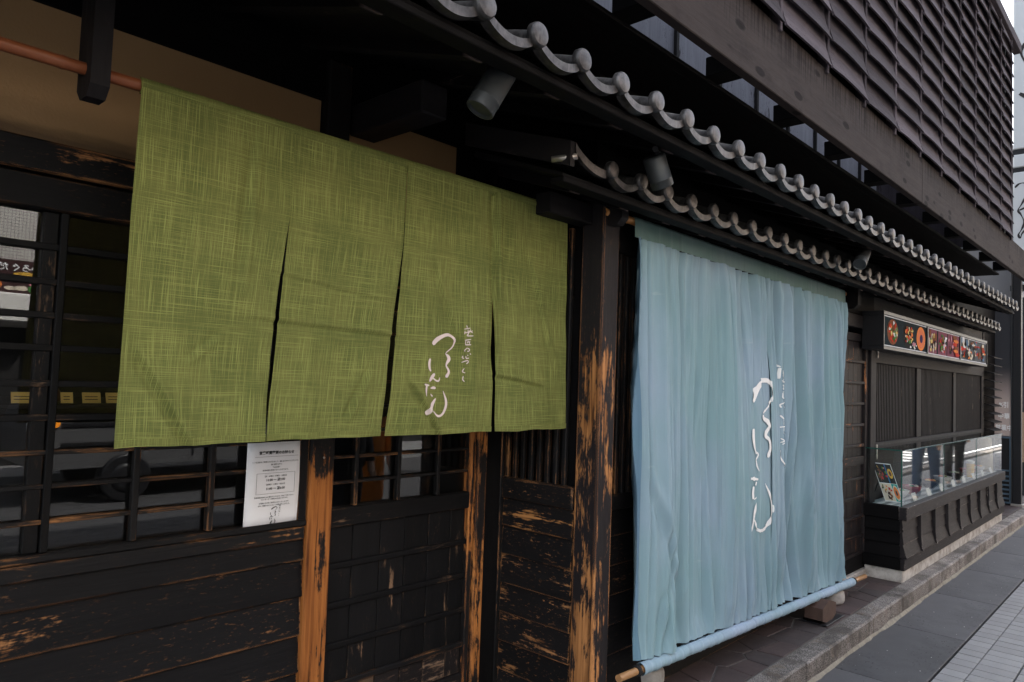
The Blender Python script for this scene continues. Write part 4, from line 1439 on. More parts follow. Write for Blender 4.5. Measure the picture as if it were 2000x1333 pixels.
_n = (on_board(1, 0)-on_board(0, 0)).cross(on_board(0, 1)-on_board(0, 0)).normalized()
sg = 1 if _n.dot(Vector((0, -2.44, 1.5))-on_board(.5, .5)) > 0 else -1
board_patch('board', rect(0, 0, 1, 1), PAPER, 0)
for nm, pts, m in (('photo_panel', rect(.03, .48, .62, .98), BLK), ('photo_panel', rect(.64, .48, .97, .98), BLK), ('photo_panel', rect(.64, .02, .97, .47), TEA), ('photo_panel', rect(.03, .02, .62, .46), CRM),
                   ('blue_band', rect(.60, .48, .68, .98), BLU)):
    board_patch(nm, pts, m, sg*.0012)
for cx, cz, rx, rz, m, lay in ((.22, .70, .15, .13, BRN, 0), (.80, .74, .13, .13, YEL, 0), (.80, .24, .16, .20, CRM, 0), (.80, .24, .13, .16, ORA, 1), (.80, .24, .05, .07, BLK, 2), (.80, .74, .07, .07, BRN, 1)):
    board_patch('dish_photo', [(cx+rx*cos(2*pi*i/14), cz+rz*sin(2*pi*i/14)) for i in range(14)], m, sg*(.0024+.001*lay))
for k in range(46):
    u, v = random.uniform(.08, .57), random.choice((random.uniform(.07, .42), random.uniform(.53, .94)))
    rx, rz = random.uniform(.025, .075), random.uniform(.018, .055)
    board_patch('dish_photo', [(u+rx*cos(2*pi*i/7)*random.uniform(.7, 1.2), v+rz*sin(2*pi*i/7)*random.uniform(.7, 1.2)) for i in range(7)], random.choice((RED, ORA, YEL, GRN, PNK, BRN, CRM, BLK, BLK)), sg*(.0036+.0003*k))
tube('prop_leg', on_board(.5, .85, -sg*.004), (6.60, -.50, .640), .005, BLACKP, mb, 8)

# food models and price cards
def dish(x, y, r, bowl, soup, tops, label):
    d = tag(empty('food_model', (x, y, .579)), label, 'food model', 'food models in the display case')
    lathe('bowl', [(r*.45, 0), (r*.5, .008), (r*.85, .04), (r, .075), (r*.96, .077), (r*.80, .045), (r*.4, .030)], (x, y, .579), bowl, d, 18)
    lathe('broth', [(r*.87, 0), (r*.87, .004), (r*.3, .006)], (x, y, .579+.058), soup, d, 18)
    for k in range(5):
        a = k*1.26+x
        rr = r*(.25+.18*(k % 2))
        q = lathe('topping', [(.004, 0), (r*.22, .006), (r*.24, .014), (r*.12, .024), (.003, .026)], (x+rr*cos(a), y+rr*sin(a), .579+.062), tops[k % len(tops)], d, 9)
    return d
BOWLW, BOWLK, BOWLR = plain('white_bowl', (.6, .58, .55), .2), plain('black_bowl', (.02, .018, .018), .2), plain('red_bowl', (.3, .04, .03), .25)
spec = [(6.92, 'white', BOWLW, YEL, (GRN, CRM, ORA), 'white bowl of pale yellow noodles beside the menu board'), (7.32, 'red', BOWLR, ORA, (CRM, PNK, GRN), 'red bowl of orange soup in the first glass bay'),
        (7.95, 'black', BOWLK, RED, (ORA, YEL), 'black bowl with red topping just past the first glass joint'), (8.45, 'white', BOWLW, BRN, (ORA, RED, GRN), 'white bowl of brown broth in the middle glass bay'),
        (9.0, 'black', BOWLK, YEL, (GRN, CRM), 'black bowl of yellow egg and greens before the second glass joint'), (9.6, 'red', BOWLR, CRM, (PNK, GRN), 'red bowl with cream soup in the far glass bay'), (10.1, 'white', BOWLW, ORA, (RED, YEL), 'white bowl of orange curry at the far end of the case')]
for x, _, bw, sp, tp, lb in spec:
    dish(x, -.600, .085, bw, sp, tp, lb)
ords = ['first', 'second', 'third', 'fourth', 'fifth', 'sixth', 'seventh', 'eighth']
CARD = plain('white_card', (.78, .76, .72), .5)
for i in range(8):
    x = 6.80+.46*i
    V = []
    for dx in (0, .115):
        for y, z in ((-.755, .579), (-.730, .650), (-.7275, .649), (-.7525, .578)):
            V.append((x+dx, y, z))
    o = mesh('price_card', V, [[0, 1, 2, 3], [7, 6, 5, 4], [0, 4, 5, 1], [1, 5, 6, 2], [2, 6, 7, 3], [3, 7, 4, 0]], CARD)
    tag(o, '%s white price card from the near end of the food display case' % ords[i], 'price card', 'price cards in the display case')
STRIP = plain('white_shelf_strip', (.55, .57, .58), .4)
for i in range(3):
    box('shelf_strip', (DX0+.1, -.745+.075*i, .5785), (DX1-.1, -.712+.075*i, .583), STRIP, dc, .001)
jar = tag(empty('beer_model', (9.42, -.66, .579)), 'tall glass of yellow beer with white foam inside the display case', 'beer glass')
lathe('glass', [(.034, 0), (.036, .01), (.040, .15), (.036, .15)], (9.42, -.66, .579), plain('beer_yellow', (.72, .42, .03), .15), jar, 18)
lathe('foam', [(.036, .0), (.041, .008), (.041, .03), (.02, .038)], (9.42, -.66, .729), plain('beer_foam', (.8, .78, .72), .6), jar, 18)
beige_refl = tag(empty('reflection_shape', (10.33, -.64, .579)), 'crumpled beige parcel standing at the far end of the case', 'stand_in')  # added form stands in for a beige building reflected in the glass
V, F = [], []
for j in range(13):
    for i in range(20):
        a = 2*pi*i/20
        r = .10*(1-.25*(j/12))*(1+.10*noise.noise((cos(a)*2, sin(a)*2, j*.4)))
        V.append((10.34+r*1.05*cos(a), -.635+r*.9*sin(a), .580+.40*j/12))
for j in range(12):
    for i in range(20):
        F.append([j*20+i, j*20+(i+1) % 20, (j+1)*20+(i+1) % 20, (j+1)*20+i])
F += [list(range(20))[::-1], [240+i for i in range(20)]]
mesh('reflection_form', V, F, plain('beige_reflection', (.45, .38, .27), .8, var=.3, scale=14), beige_refl, smooth=True)

# ================================================================ BACKLIT MENU SIGN
lb = tag(empty('menu_light_box', (8.2, -.58, 1.98)), 'long black box sign with three backlit food photographs above the lattice', 'sign')
LX0, LX1, LY = 6.222, 10.262, -.67
box('housing_top', (LX0, LY, 2.108), (LX1, YW-.024, 2.140), BLACKP, lb, .003)
box('housing_bottom', (LX0, LY, 1.830), (LX1, YW-.024, 1.859), BLACKP, lb, .003)
box('housing_back', (LX0+.02, YW-.07, 1.859), (LX1-.02, YW-.03, 2.108), BLACKP, lb, .002)
for a, b in ((LX0, 6.240), (7.545, 7.575), (8.865, 8.895), (10.244, LX1)):
    box('divider', (a, LY, 1.8592), (b, YW-.026, 2.1078), BLACKP, lb, .002)
def lit(name, c, k=.02): return glow('lit_'+name, tuple(v*.8 for v in c), k)
PAN = [(6.2405, 7.5445), (7.5755, 8.8645), (8.8955, 10.2435)]
BG = [lit('slate', (.012, .022, .027)), lit('dusky_pink', (.22, .075, .11)), lit('grey', (.10, .11, .12))]
LR, LO, LY_, LG, LC, LP, LB, LK, LW = (lit('red', (.55, .05, .03)), lit('orange', (.80, .25, .07)), lit('yellow', (.75, .55, .2)), lit('green', (.10, .22, .06)), lit('cream', (.75, .68, .55)), lit('pink', (.75, .35, .42)), lit('brown', (.22, .08, .04)), lit('black', (.02, .02, .02)), lit('white', (.8, .82, .85)))
for (a, b), m in zip(PAN, BG):
    box('photo_panel', (a, LY+.012, 1.8595), (b, LY+.030, 2.1075), m, lb, .0005)
    box('tube_glare', (a+.01, LY+.0085, 1.862), (b-.01, LY+.0118, 1.869), LW, lb, .0005)
    box('tube_glare', (a+.01, LY+.0085, 2.099), (b-.01, LY+.0118, 2.1055), LW, lb, .0005)
random.seed(21)
def photo(cx, cz, rx, rz, m, lay=0, wob=.0, n=18):
    poly_print('photo_print', disc_pts(cx, cz, rx, rz, n, wob), LY+.0115-.0016*lay, m, lb, .0010)
photo(6.50, 1.985, .150, .105, LB)
photo(6.95, 1.982, .165, .108, LK)
photo(7.36, 1.982, .145, .108, LO)
photo(7.36, 1.982, .115, .085, lit('salmon', (.70, .20, .09)), 1)
photo(7.36, 1.982, .048, .038, lit('plum', (.05, .03, .09)), 2)
pal = [LR, LY_, LG, LC, LO, LB, LR, LG, LW]
for cx in (6.50, 6.95):
    for k in range(34):
        a = random.uniform(0, 6.3)
        rr = random.uniform(.05, 1.0)**.6
        photo(cx+.115*rr*cos(a), 1.985+.080*rr*sin(a), random.uniform(.012, .034), random.uniform(.009, .022), random.choice(pal), 1+k % 5, .35, 7)
for k in range(14):
    photo(random.uniform(7.0, 7.2), random.uniform(1.88, 1.93), random.uniform(.008, .02), random.uniform(.006, .014), random.choice((LW, LC, LP)), 1+k % 3, .4, 6)
poly_print('photo_print', [(7.92, 1.8605), (7.975, 1.8605), (7.985, 2.1065), (7.93, 2.1065)], LY+.0115, LK, lb)
poly_print('photo_print', [(8.31, 1.8605), (8.34, 1.8605), (8.37, 2.1065), (8.34, 2.1065)], LY+.0115, LK, lb)
for (x0, x1, n_, pl) in ((7.60, 7.90, 34, (LB, LK, LB, LY_, LG, LC, LK)), (8.00, 8.30, 34, (LK, LK, LR, LB, LW, LG, LP)), (8.37, 8.84, 16, (LB, LK, LP))):
    for k in range(n_):
        photo(random.uniform(x0+.03, x1-.03), 1.985+random.triangular(-.10, .10, -.03), random.uniform(.014, .045), random.uniform(.010, .030), random.choice(pl), 1+k % 6, .35, 8)
for k in range(6):
    photo(8.62+.04*(k % 2)+.012*k, 2.07-.034*k, .095, .020, (LB, LO, LR)[k % 3], 7, .2, 12)
for k in range(70):
    photo(random.uniform(8.93, 10.2), random.uniform(1.89, 2.08), random.uniform(.02, .075), random.uniform(.012, .045), random.choice((LW, LB, LC, LK, LK, LR, LC, lit('steelblue', (.12, .2, .3)), LO)), 1+k % 7, .35, 8)
random.seed(5)

# ================================================================ FAR END: PANEL, PILLAR, CABINET, NEIGHBOURS
def gradpanel(s):
    tc = s.n('TexCoord')
    sp = s.n('SeparateXYZ')
    s.set(sp.inputs[0], tc.outputs['Object'])
    f = s.step(sp.outputs[2], -.55, .08)
    c = s.mix(f, (.50, .40, .36), (.035, .036, .042))
    s.base(c, .4)
bp_ = tag(empty('banner_panel', (12.1, -.36, .96)), 'tall printed panel, dark above and beige below, beside the black pillar', 'panel')
box('print_sheet', (12.02, -.645, .94), (12.05, -.10, 2.75), mat('two_tone_print', gradpanel), bp_, .002)
for z, body in ((1.36, '%引'), (1.205, '中華'), (1.045, '営業中')):
    text('print_line', body, .085, WHITE, facing((12.018, -.565, z), (0, -1, 0), (0, 0, 1)), bp_, bold=.002, sx=.8)
pl_ = tag(empty('pillar', (12.05, -.71, -.1)), 'slim black metal pillar at the far corner of the terrace', 'pillar')
box('shaft', (12.0, -.765, -.005), (12.10, -.665, 3.2), BLACKP, pl_, .008)
box('foot', (11.98, -.785, -.01), (12.12, -.645, .03), HINGE, pl_, .004)
box('side_channel', (12.0, -.662, .0), (12.03, -.648, 3.2), STEEL, pl_, .003)
BLF = plain('blue_grey_metal', (.10, .15, .20), .4, .3)
cb = tag(empty('service_cabinet', (12.1, -.55, 0)), 'blue grey metal cabinet with a louvred lower door by the pillar', 'cabinet')
box('body', (12.03, -.640, .01), (12.6, -.30, .93), BLACKP, cb, .004)
for a, b, c, d in ((-.645, -.628, .02, .93), (-.46, -.445, .02, .93)):
    box('frame_upright', (12.012, a, c), (12.029, b, d), BLF, cb, .002)
for z in (.02, .455, .905):
    box('frame_rail', (12.012, -.6275, z), (12.029, -.4605, z+.022), BLF, cb, .002)
for i in range(6):
    box('louvre', (12.010, -.625, .075+.06*i), (12.028, -.463, .10+.06*i), BLF, cb, .004)
# neighbour beyond: tall white shop sign with black brush writing
ns = tag(empty('neighbour_sign', (13.2, -.9, 3)), 'tall white vertical shop sign with black brush writing beyond the louvres', 'sign')
LIT = glow('white_sign_face', (.50, .53, .55), .03)
for z0, z1 in ((3.15, 4.85), (4.93, 5.12), (5.21, 9.5)):
    box('sign_face', (13.0, -1.55, z0), (13.16, -.52, z1), LIT, ns, .01)
box('sign_frame', (13.03, -1.58, 5.122), (13.14, -.48, 5.208), BLACKP, ns, .004)
box('sign_frame', (13.03, -1.58, 4.852), (13.14, -.48, 4.928), BLACKP, ns, .004)
NSG = []
def nstroke(pts, w):
    V, F = [], []
    P = [Vector((a, b, 0)) for a, b in pts]
    P = [P[0]*2-P[1]]+P+[P[-1]*2-P[-2]]
    path = []
    for i in range(1, len(P)-2):
        for j in range(8):
            t = j/8
            p0, p1, p2, p3 = P[i-1:i+3]
            path.append(.5*((2*p1)+(p2-p0)*t+(2*p0-5*p1+4*p2-p3)*t*t+(3*p1-p0-3*p2+p3)*t**3))
    path.append(P[-2])
    for i, p in enumerate(path):
        a, b = path[max(0, i-1)], path[min(len(path)-1, i+1)]
        d = (b-a).normalized()
        for k in (-1, 1):
            q = p+Vector((-d.y, d.x, 0))*w*k*(.7+.3*sin(i*.4))
            V.append((12.9965, q.x, q.y))
    for i in range(len(path)-1):
        F.append([2*i, 2*i+1, 2*i+3, 2*i+2])
    mesh('brush_mark', V, F, INK, ns, fix=False)
box('sign_frame', (13.03, -1.58, 3.06), (13.14, -.48, 3.148), BLACKP, ns, .004)
nstroke([(-.545, 4.62), (-.60, 4.67), (-.68, 4.66), (-.80, 4.52)], .016)
nstroke([(-.70, 4.50), (-.63, 4.36), (-.585, 4.27), (-.62, 4.20), (-.66, 4.08), (-.63, 3.98), (-.59, 3.90), (-.615, 3.85), (-.645, 3.93), (-.78, 4.05)], .016)
nstroke([(-.60, 4.27), (-.72, 4.30), (-.84, 4.20), (-.78, 4.05)], .015)
nstroke([(-.78, 6.9), (-.62, 6.7), (-.72, 6.4)], .03)
nstroke([(-.60, 6.05), (-.78, 5.9)], .03)
nb = tag(empty('neighbour_building', (16, 2, 0)), 'grey neighbouring building past the black pillar', 'building')
CONC = plain('grey_render', (.22, .22, .23), .8, var=.15, scale=3)
box('wall', (13.4, -.50, -.28), (26, 6, 5.4), CONC, nb, .01)
box('shop_front', (13.38, -.62, .0), (13.399, -.50, 3.0), STEEL, nb, .004)
PSTR = plain('poster_tan', (.42, .30, .2), .5)
box('poster', (13.36, -.80, .5), (13.378, -.56, 1.25), PSTR, nb, .003)
box('shop_window', (13.36, -.80, 1.30), (13.378, -.56, 2.6), plain('shop_window_dark', (.06, .055, .07), .15), nb, .003)
for i in range(5):
    box('window', (14.2+2.2*i, -.52, 3.4), (15.6+2.2*i, -.499, 5.0), plain('shop_window_dark', (.06, .055, .07), .15), nb, .01)

# ================================================================ BEHIND THE WINDOW: counter and cards
ct = tag(empty('counter', (.6, .5, 0)), 'dark serving counter behind the barred window', 'counter')
box('counter_top', (-1.6, .42, 1.335), (1.46, 1.0, 1.352), 'grey', ct, .003)
box('counter_front', (-1.6, .46, .0), (1.46, .50, 1.334), 'dark', ct, .003)
YC = plain('yellow_card', (.95, .62, .17), .6)
for i, (xa, xb) in enumerate(((.652, .715), (.800, .838), (.868, .928), (.945, .998))):
    k = tag(empty('name_card', ((xa+xb)/2, .47, 1.354)), '%s yellow lettered card on the counter behind the window bars' % ('leftmost', 'second', 'third', 'rightmost')[i], 'card', 'yellow cards on the counter')
    V = []
    for dx in (xa, xb):
        for y, z in ((.455, 1.3525), (.468, 1.390), (.471, 1.389), (.458, 1.3525)):
            V.append((dx, y, z))
    mesh('card', V, [[0, 1, 2, 3], [7, 6, 5, 4], [0, 4, 5, 1], [1, 5, 6, 2], [2, 6, 7, 3], [3, 7, 4, 0]], YC, k)
    for r in range(2):
        box('print_line', (xa+.008, .4585+.0035*r, 1.364+.010*r), (xb-.010, .4600+.0035*r, 1.3665+.010*r), INK, k, .0003)
fg = tag(empty('counter_figurine', (.80, .52, 1.353)), 'small brown and cream figurine among the yellow cards', 'figurine')
lathe('body', [(.012, 0), (.022, .004), (.024, .03), (.014, .045), (.010, .05)], (.80, .54, 1.353), BRN, fg, 12)
lathe('head', [(.004, 0), (.014, .008), (.016, .02), (.010, .03), (.002, .034)], (.80, .54, 1.402), YC, fg, 12)
bx = tag(box('white_box', (.752, .52, 1.3525), (.786, .56, 1.372), CARD, None, .002), 'little white box behind the gap in the yellow cards', 'box')

# ================================================================ ACROSS THE STREET (seen in the glass)
ob = tag(empty('opposite_building', (4, -11, 0)), 'pale tiled building across the street, mirrored in the window', 'building')
def tilewall(s):
    br = s.n('TexBrick', i_Scale=1.0)
    br.offset = 0.0
    s.set(br.inputs['Vector'], s.coord((1, 1, 1), jitter=False))
    c = s.noise(s.coord((1, 1, 1), jitter=False), 2, 4)
    s.base(s.mix(c, (.60, .57, .52), (.72, .69, .64)), .6)
WT = mat('white_tile_wall', tilewall)
GR = plain('tile_joint', (.16, .15, .14), .8)
OY = -10.5
box('wall', (-14, OY-6, 2.0), (3.28, OY, 9), WT, ob, .01)
gridV, gridF = [], []
def strip(x0, x1, z0, z1):
    n = len(gridV)
    gridV.extend([(x0, OY+.004, z0), (x1, OY+.004, z0), (x1, OY+.004, z1), (x0, OY+.004, z1)])
    gridF.append([n, n+1, n+2, n+3])
for i in range(56):
    strip(.6+i*.048, .6055+i*.048, 3.0, 4.9)
for i in range(40):
    strip(.6, 3.28, 3.02+i*.048, 3.0255+i*.048)
tag(mesh('tile_joints', gridV, gridF, GR, ob, fix=False), kind='stuff')
box('shop_canopy', (-6, OY-.01, 2.06), (3.30, OY+.22, 2.485), plain('white_canopy', (.72, .70, .66), .5), ob, .02)
box('shop_interior', (-6, OY-4, -.28), (3.28, OY-.3, 1.99), DARKIN, ob, .01)
box('post', (3.33, OY-.3, -.28), (3.45, OY+.1, 9), BLACKP, ob, .01)
box('downpipe', (3.455, OY+.02, 1.6), (3.485, OY+.10, 9), WHITE, ob, .01)
BRW = plain('brown_brick_wall', (.24, .14, .085), .8, var=.4, scale=3)
box('wall', (3.5, OY-6, 2.15), (13, OY-.05, 7.0), BRW, ob, .01)
for i in range(5):
    box('window', (4.4+1.75*i, OY-.07, 3.6), (5.5+1.75*i, OY-.03, 5.2), plain('shop_window_dark', (.06, .055, .07), .15), ob, .01)
box('shop_interior', (3.5, OY-4, -.28), (13, OY-.8, 2.10), DARKIN, ob, .01)
box('lintel_strip', (3.5, OY-.04, 2.05), (13, OY+.02, 2.12), BRN, ob, .005)
box('wall', (13.2, OY-6, -.28), (50, OY-.2, 8), plain('cream_wall', (.56, .47, .36), .8, var=.15, scale=2), ob, .01)
for i in range(14):
    box('window', (14.4+2.5*i, OY-.22, .6), (15.8+2.5*i, OY-.15, 2.3), plain('shop_window_dark', (.06, .055, .07), .15), ob, .01)
    box('window', (14.4+2.5*i, OY-.22, 3.9), (15.8+2.5*i, OY-.15, 5.6), plain('shop_window_dark', (.06, .055, .07), .15), ob, .01)
so_ = tag(empty('opposite_shop_sign', (1.0, OY+.1, 2.6)), 'dark shop banner with white lettering and food photos across the street', 'sign')
box('board', (.2, OY+.02, 2.49), (3.27, OY+.10, 2.99), plain('sign_dark_brown', (.05, .022, .022), .4), so_, .004)
text('lettering', 'くつろぐ だりくつろ', .125, WHITE, facing((2.70, OY+.108, 2.87), (-1, 0, 0), (0, 0, 1)), so_, bold=.003)
for cx, cz, rx, rz, m in ((3.20, 2.90, .07, .07, ORA), (2.95, 2.78, .16, .035, YEL), (3.20, 2.76, .05, .05, RED), (3.10, 2.64, .08, .03, PNK), (2.92, 2.57, .10, .035, CRM), (2.78, 2.56, .07, .03, CRM), (3.06, 2.57, .06, .05, GRN), (2.62, 2.60, .06, .06, ORA), (2.2, 2.65, .12, .08, YEL), (1.6, 2.62, .15, .08, ORA)):
    pts = disc_pts(cx, cz, rx, rz, 16, .12)
    V = [(x, OY+.106, z) for x, z in pts]+[(x, OY+.101, z) for x, z in pts]
    k = len(pts)
    mesh('food_photo', V, [list(range(k)), list(range(k, 2*k))[::-1]]+[[i, k+i, k+(i+1) % k, (i+1) % k] for i in range(k)], m, so_)
box('opposite_pavement', (-60, -16, -.29), (90, -9.6, -.13), plain('opposite_paving', (.2, .2, .2), .8, var=.2, scale=4), road, .01)

# parked van, seen only as a reflection in the panes
vn = tag(empty('parked_van', (5.0, -8.3, -.27)), 'darkened white delivery van at the far kerb, mirrored low in the window', 'van')
VAN = plain('van_white_darkened', (.085, .085, .088), .35)  # white paint darkened, rims blackened, to dim the van's reflection
prof = [(2.55, .18), (2.50, .62), (2.62, .98), (2.95, 1.12), (3.55, 1.72), (3.85, 1.90), (7.05, 1.92), (7.15, 1.75), (7.15, .22)]
V = [(x, -7.55, z-.0) for x, z in prof]+[(x, -9.15, z) for x, z in prof]
k = len(prof)
mesh('body', V, [list(range(k)), list(range(k, 2*k))[::-1]]+[[i, k+i, k+(i+1) % k, (i+1) % k] for i in range(k)], VAN, vn)
VG = plain('van_glass', (.01, .012, .014), .08)
for pts in ([(3.15, 1.14), (3.60, 1.66), (4.35, 1.70), (4.35, 1.12)], [(4.45, 1.12), (4.45, 1.70), (5.65, 1.72), (5.65, 1.12)], [(5.75, 1.12), (5.75, 1.72), (6.9, 1.72), (6.95, 1.12)]):
    V = [(x, -7.535, z) for x, z in pts]+[(x, -7.549, z) for x, z in pts]
    mesh('window', V, [[0, 1, 2, 3], [7, 6, 5, 4], [0, 4, 5, 1], [1, 5, 6, 2], [2, 6, 7, 3], [3, 7, 4, 0]], VG, vn)
for z in (.46, .70):
    box('trim_strip', (2.8, -7.545, z), (7.1, -7.53, z+.05), BLACKP, vn, .004)
for x in (4.40, 5.70):
    box('door_seam', (x-.008, -7.546, .28), (x+.008, -7.538, 1.72), BLACKP, vn, .001)
for xc in (3.55, 6.25):
    for y0, y1 in ((-7.75, -7.50), (-9.2, -8.95)):
        w = tube('wheel', (xc, y0, .04), (xc, y1, .04), .31, BLACKP, vn, 24, [(0, .9), (.12, 1), (.88, 1), (1, .92)])
    tube('rim', (xc, -7.52, .04), (xc, -7.485, .04), .19, BLACKP, vn, 20, [(0, 1), (.7, 1), (1, .7)])
tube('side_lamp', (2.72, -7.56, .74), (2.72, -7.52, .74), .05, glow('amber_lamp', (.9, .28, .02), .6), vn, 12)
box('headlamp', (2.50, -7.9, .62), (2.60, -7.58, .82), WHITE, vn, .02)

# ================================================================ PASSERS-BY (mirrored in the panes)
def skin(name, pts, edges, m, parent, root=0, sub=2):
    me = bpy.data.meshes.new(name)
    me.from_pydata([p[:3] for p in pts], edges, [])
    me.materials.append(m)
    o = link(name, me, wp(parent), parent)
    a = o.modifiers.new('skin', 'SKIN')
    for i, p in enumerate(pts):
        r = p[3] if hasattr(p[3], '__len__') else (p[3], p[3])
        me.skin_vertices[0].data[i].radius = r
        me.skin_vertices[0].data[i].use_root = i == root
    a.use_smooth_shade = True
    b = o.modifiers.new('sub', 'SUBSURF')
    b.levels = b.render_levels = sub
    return o
SKINM = plain('skin_tone', (.52, .32, .23), .55)
HAIRM = plain('dark_hair', (.012, .010, .009), .5)
SHOEM = plain('dark_shoe', (.02, .02, .022), .5)
def person(x, y, rz, top, bottom, label, hem=.82, stride=.16, collar=True):
    P = tag(empty('person', (x, y, GZ)), label, 'person')
    s = stride
    L, R = (s*.5, .095), (-s*.5, -.095)       # local x forward, y sideways
    body = [(0, 0, .95, (.13, .10)), (0, 0, 1.16, (.12, .095)), (.0, 0, 1.38, (.15, .10)), (.0, 0, 1.47, (.055, .055)), (.015, 0, 1.535, (.05, .05)), (.02, 0, 1.60, (.075, .085)), (.02, 0, 1.68, (.078, .095)), (.01, 0, 1.735, (.05, .06)), (.105, 0, 1.615, (.014, .016))]
    edges = [(0, 1), (1, 2), (2, 3), (3, 4), (4, 5), (5, 6), (6, 7), (5, 8)]
    def add(p, q):
        body.append(p)
        edges.append((q, len(body)-1))
        return len(body)-1
    for (fx, fy), sg_ in ((L, 1), (R, -1)):
        h = add((0, .09*sg_, .90, .085), 0)
        k = add((fx*.6+.02, fy, .50, .055), h)
        a = add((fx-.02, fy, .09, .038), k)
        add((fx+.11, fy, .035, .032), a)
        sh = add((0, .165*sg_, 1.385, .034), 2)
        e = add((-.05, .225*sg_, 1.12, .034), sh)
        w = add((.08, .20*sg_, .92, .028), e)
        hd = add((.11, .195*sg_, .86, .030), w)
        for f_ in range(4):
            add((.135+.006*f_, (.178+.013*f_)*sg_, .785+.006*abs(f_-1.5), .0085), hd)
        add((.15, .17*sg_, .845, .010), hd)
    o = skin('body', body, edges, SKINM, P)
    def loft(V, F, secs, n=14, dirz=True):
        b = len(V)
        for (c, rx, ry) in secs:
            for k in range(n):
                a = 2*pi*k/n
                wr = 1+.05*noise.noise((c[0]*9+cos(a)*1.3+x, c[1]*9+sin(a)*1.3, c[2]*11))
                V.append((c[0]+rx*wr*cos(a), c[1]+ry*wr*sin(a), c[2]))
        for q in range(len(secs)-1):
            for k in range(n):
                F.append([b+q*n+k, b+q*n+(k+1) % n, b+(q+1)*n+(k+1) % n, b+(q+1)*n+k])
        F.append([b+k for k in range(n)][::-1])
        F.append([b+(len(secs)-1)*n+k for k in range(n)])
    def garment(name, parts, m, sub=1):
        V, F = [], []
        for secs in parts:
            loft(V, F, secs)
        o_ = wp(P)
        g = mesh(name, [(a+o_[0], b+o_[1], c+o_[2]) for a, b, c in V], F, m, P, origin=tuple(o_), smooth=True)
        d = g.modifiers.new('sub', 'SUBSURF')
        d.levels = d.render_levels = sub
        return g
    legs = [[((0, 0, 1.06), .125, .155), ((0, 0, .98), .135, .172), ((0, 0, .88), .135, .180), ((0, 0, .80), .115, .168)]]
    for (fx, fy), sg_ in ((L, 1), (R, -1)):
        legs.append([((0, .088*sg_, .92), .105, .092), ((fx*.3+.01, .090*sg_, .74), .095, .088), ((fx*.6+.02, fy, .52), .074, .070), ((fx*.75, fy, .36), .068, .066), ((fx*.9-.01, fy, .20), .062, .062), ((fx-.01, fy, .08), .064, .066)])
    garment('trousers', legs, bottom)
    tors = [((0, 0, hem), .150, .200), ((0, 0, hem+.10), .150, .198), ((0, 0, max(hem+.16, 1.02)), .140, .190), ((0, 0, 1.16), .142, .195), ((0, 0, 1.30), .145, .212), ((0, 0, 1.40), .122, .205), ((.0, 0, 1.455), .090, .135), ((.005, 0, 1.50), .070, .078), ((.01, 0, 1.535), .066, .070)]
    cl = [tors]
    for sg_ in (1, -1):
        cl.append([((-.0, .165*sg_, 1.425), .060, .050), ((-.012, .200*sg_, 1.36), .070, .060), ((-.035, .222*sg_, 1.24), .062, .055), ((-.045, .232*sg_, 1.13), .056, .052), ((.005, .222*sg_, 1.04), .052, .048), ((.060, .206*sg_, .95), .046, .042), ((.075, .202*sg_, .915), .044, .040)])
    garment('jacket', cl, top)
    for (fx, fy) in (L, R):
        skin('shoe', [(fx-.05, fy, .045, (.045, .045)), (fx+.04, fy, .045, (.045, .042)), (fx+.14, fy, .035, (.04, .030))], [(0, 1), (1, 2)], SHOEM, P)
    V, F, ok = [], [], {}
    n, m = 28, 18
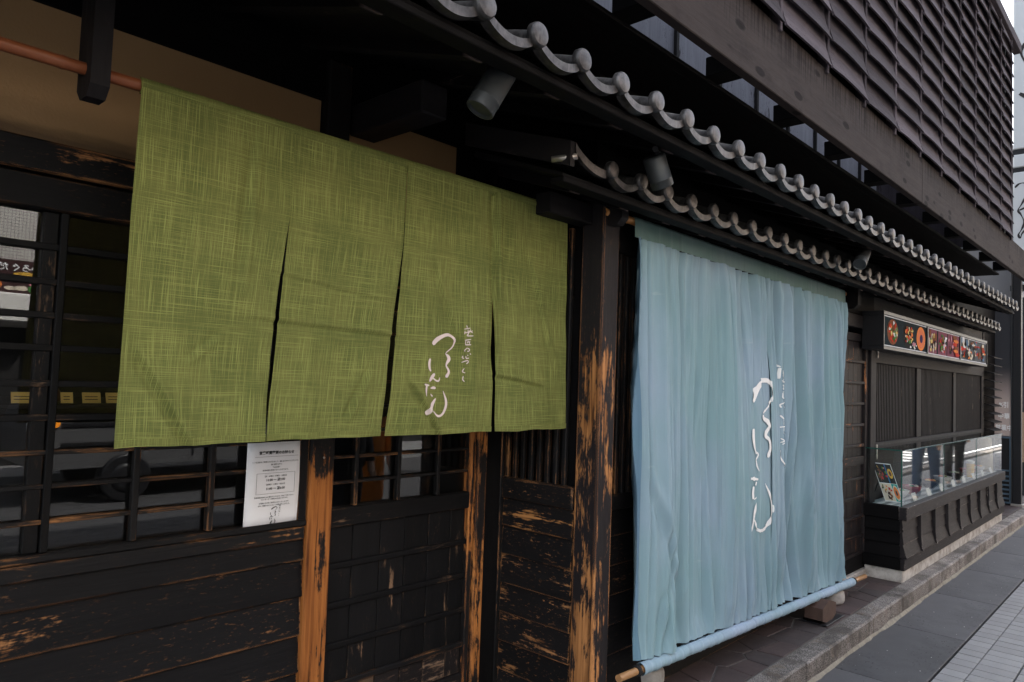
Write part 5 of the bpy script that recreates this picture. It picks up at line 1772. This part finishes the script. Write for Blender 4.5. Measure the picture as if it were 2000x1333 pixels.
    for jj in range(m+1):
        ph = pi*jj/m
        for k in range(n):
            th = 2*pi*k/n
            dx, dy, dz = sin(ph)*cos(th), sin(ph)*sin(th), cos(ph)
            w = 1+.05*noise.noise((dx*5+x, dy*5, dz*3))
            V.append((wp(P)[0]-.004+.098*dx*w, wp(P)[1]+.094*dy*w, wp(P)[2]+1.668+.122*dz*w))
            line = 1.735 if dx > .62 else (1.655 if dx > -.05 else 1.575)
            ok[jj*n+k] = 1.668+.122*dz > line+.012*noise.noise((th*4, x, 0))
    for jj in range(m):
        for k in range(n):
            q = [jj*n+k, jj*n+(k+1) % n, (jj+1)*n+(k+1) % n, (jj+1)*n+k]
            if all(ok[v] for v in q): F.append(q)
    hr = mesh('hair', V, F, HAIRM, P, origin=tuple(wp(P)), smooth=True)
    so3 = hr.modifiers.new('thick', 'SOLIDIFY')
    so3.thickness = .018
    so3.offset = -1
    sb = hr.modifiers.new('sub', 'SUBSURF')
    sb.levels = sb.render_levels = 1
    for e in (-1, 1):
        lathe('eye', [(.002, -.005), (.010, 0), (.002, .005)], wp(P)+Vector((.0905, .031*e, 1.652)), INK, P, 10)
        lathe('ear', [(.003, -.030), (.012, -.018), (.014, .008), (.010, .024), (.003, .030)], wp(P)+Vector((.005, .093*e, 1.645)), SKINM, P, 10)
    tube('mouth', wp(P)+Vector((.091, -.022, 1.573)), wp(P)+Vector((.091, .022, 1.573)), .006, plain('lip', (.35, .13, .11), .6), P, 8)
    P.rotation_euler = (0, 0, rz)
    return P
JEANS = plain('blue_jeans', (.06, .11, .19), .8, var=.4, scale=9)
DJEANS = plain('dark_jeans', (.045, .048, .055), .8, var=.4, scale=9)
BCOAT = plain('black_coat', (.014, .014, .016), .7)
OCOAT = plain('orange_coat', (.80, .22, .02), .6, var=.25, scale=6)
NAVY = plain('navy_coat', (.03, .04, .07), .7)
person(3.28, -2.32, pi*.5, BCOAT, DJEANS, 'person in dark jeans and black coat mirrored in the door glass', .84, .06)
person(3.72, -2.66, pi*.55, OCOAT, DJEANS, 'person in a long bright orange coat mirrored in the door glass', .50, .10)
person(12.1, -1.96, pi, NAVY, JEANS, 'person in blue jeans walking past the glass food case', .84, .30)
person(14.6, -2.12, pi*.9, BCOAT, BCOAT, 'person dressed all in black walking beyond the food case', .70, .34)
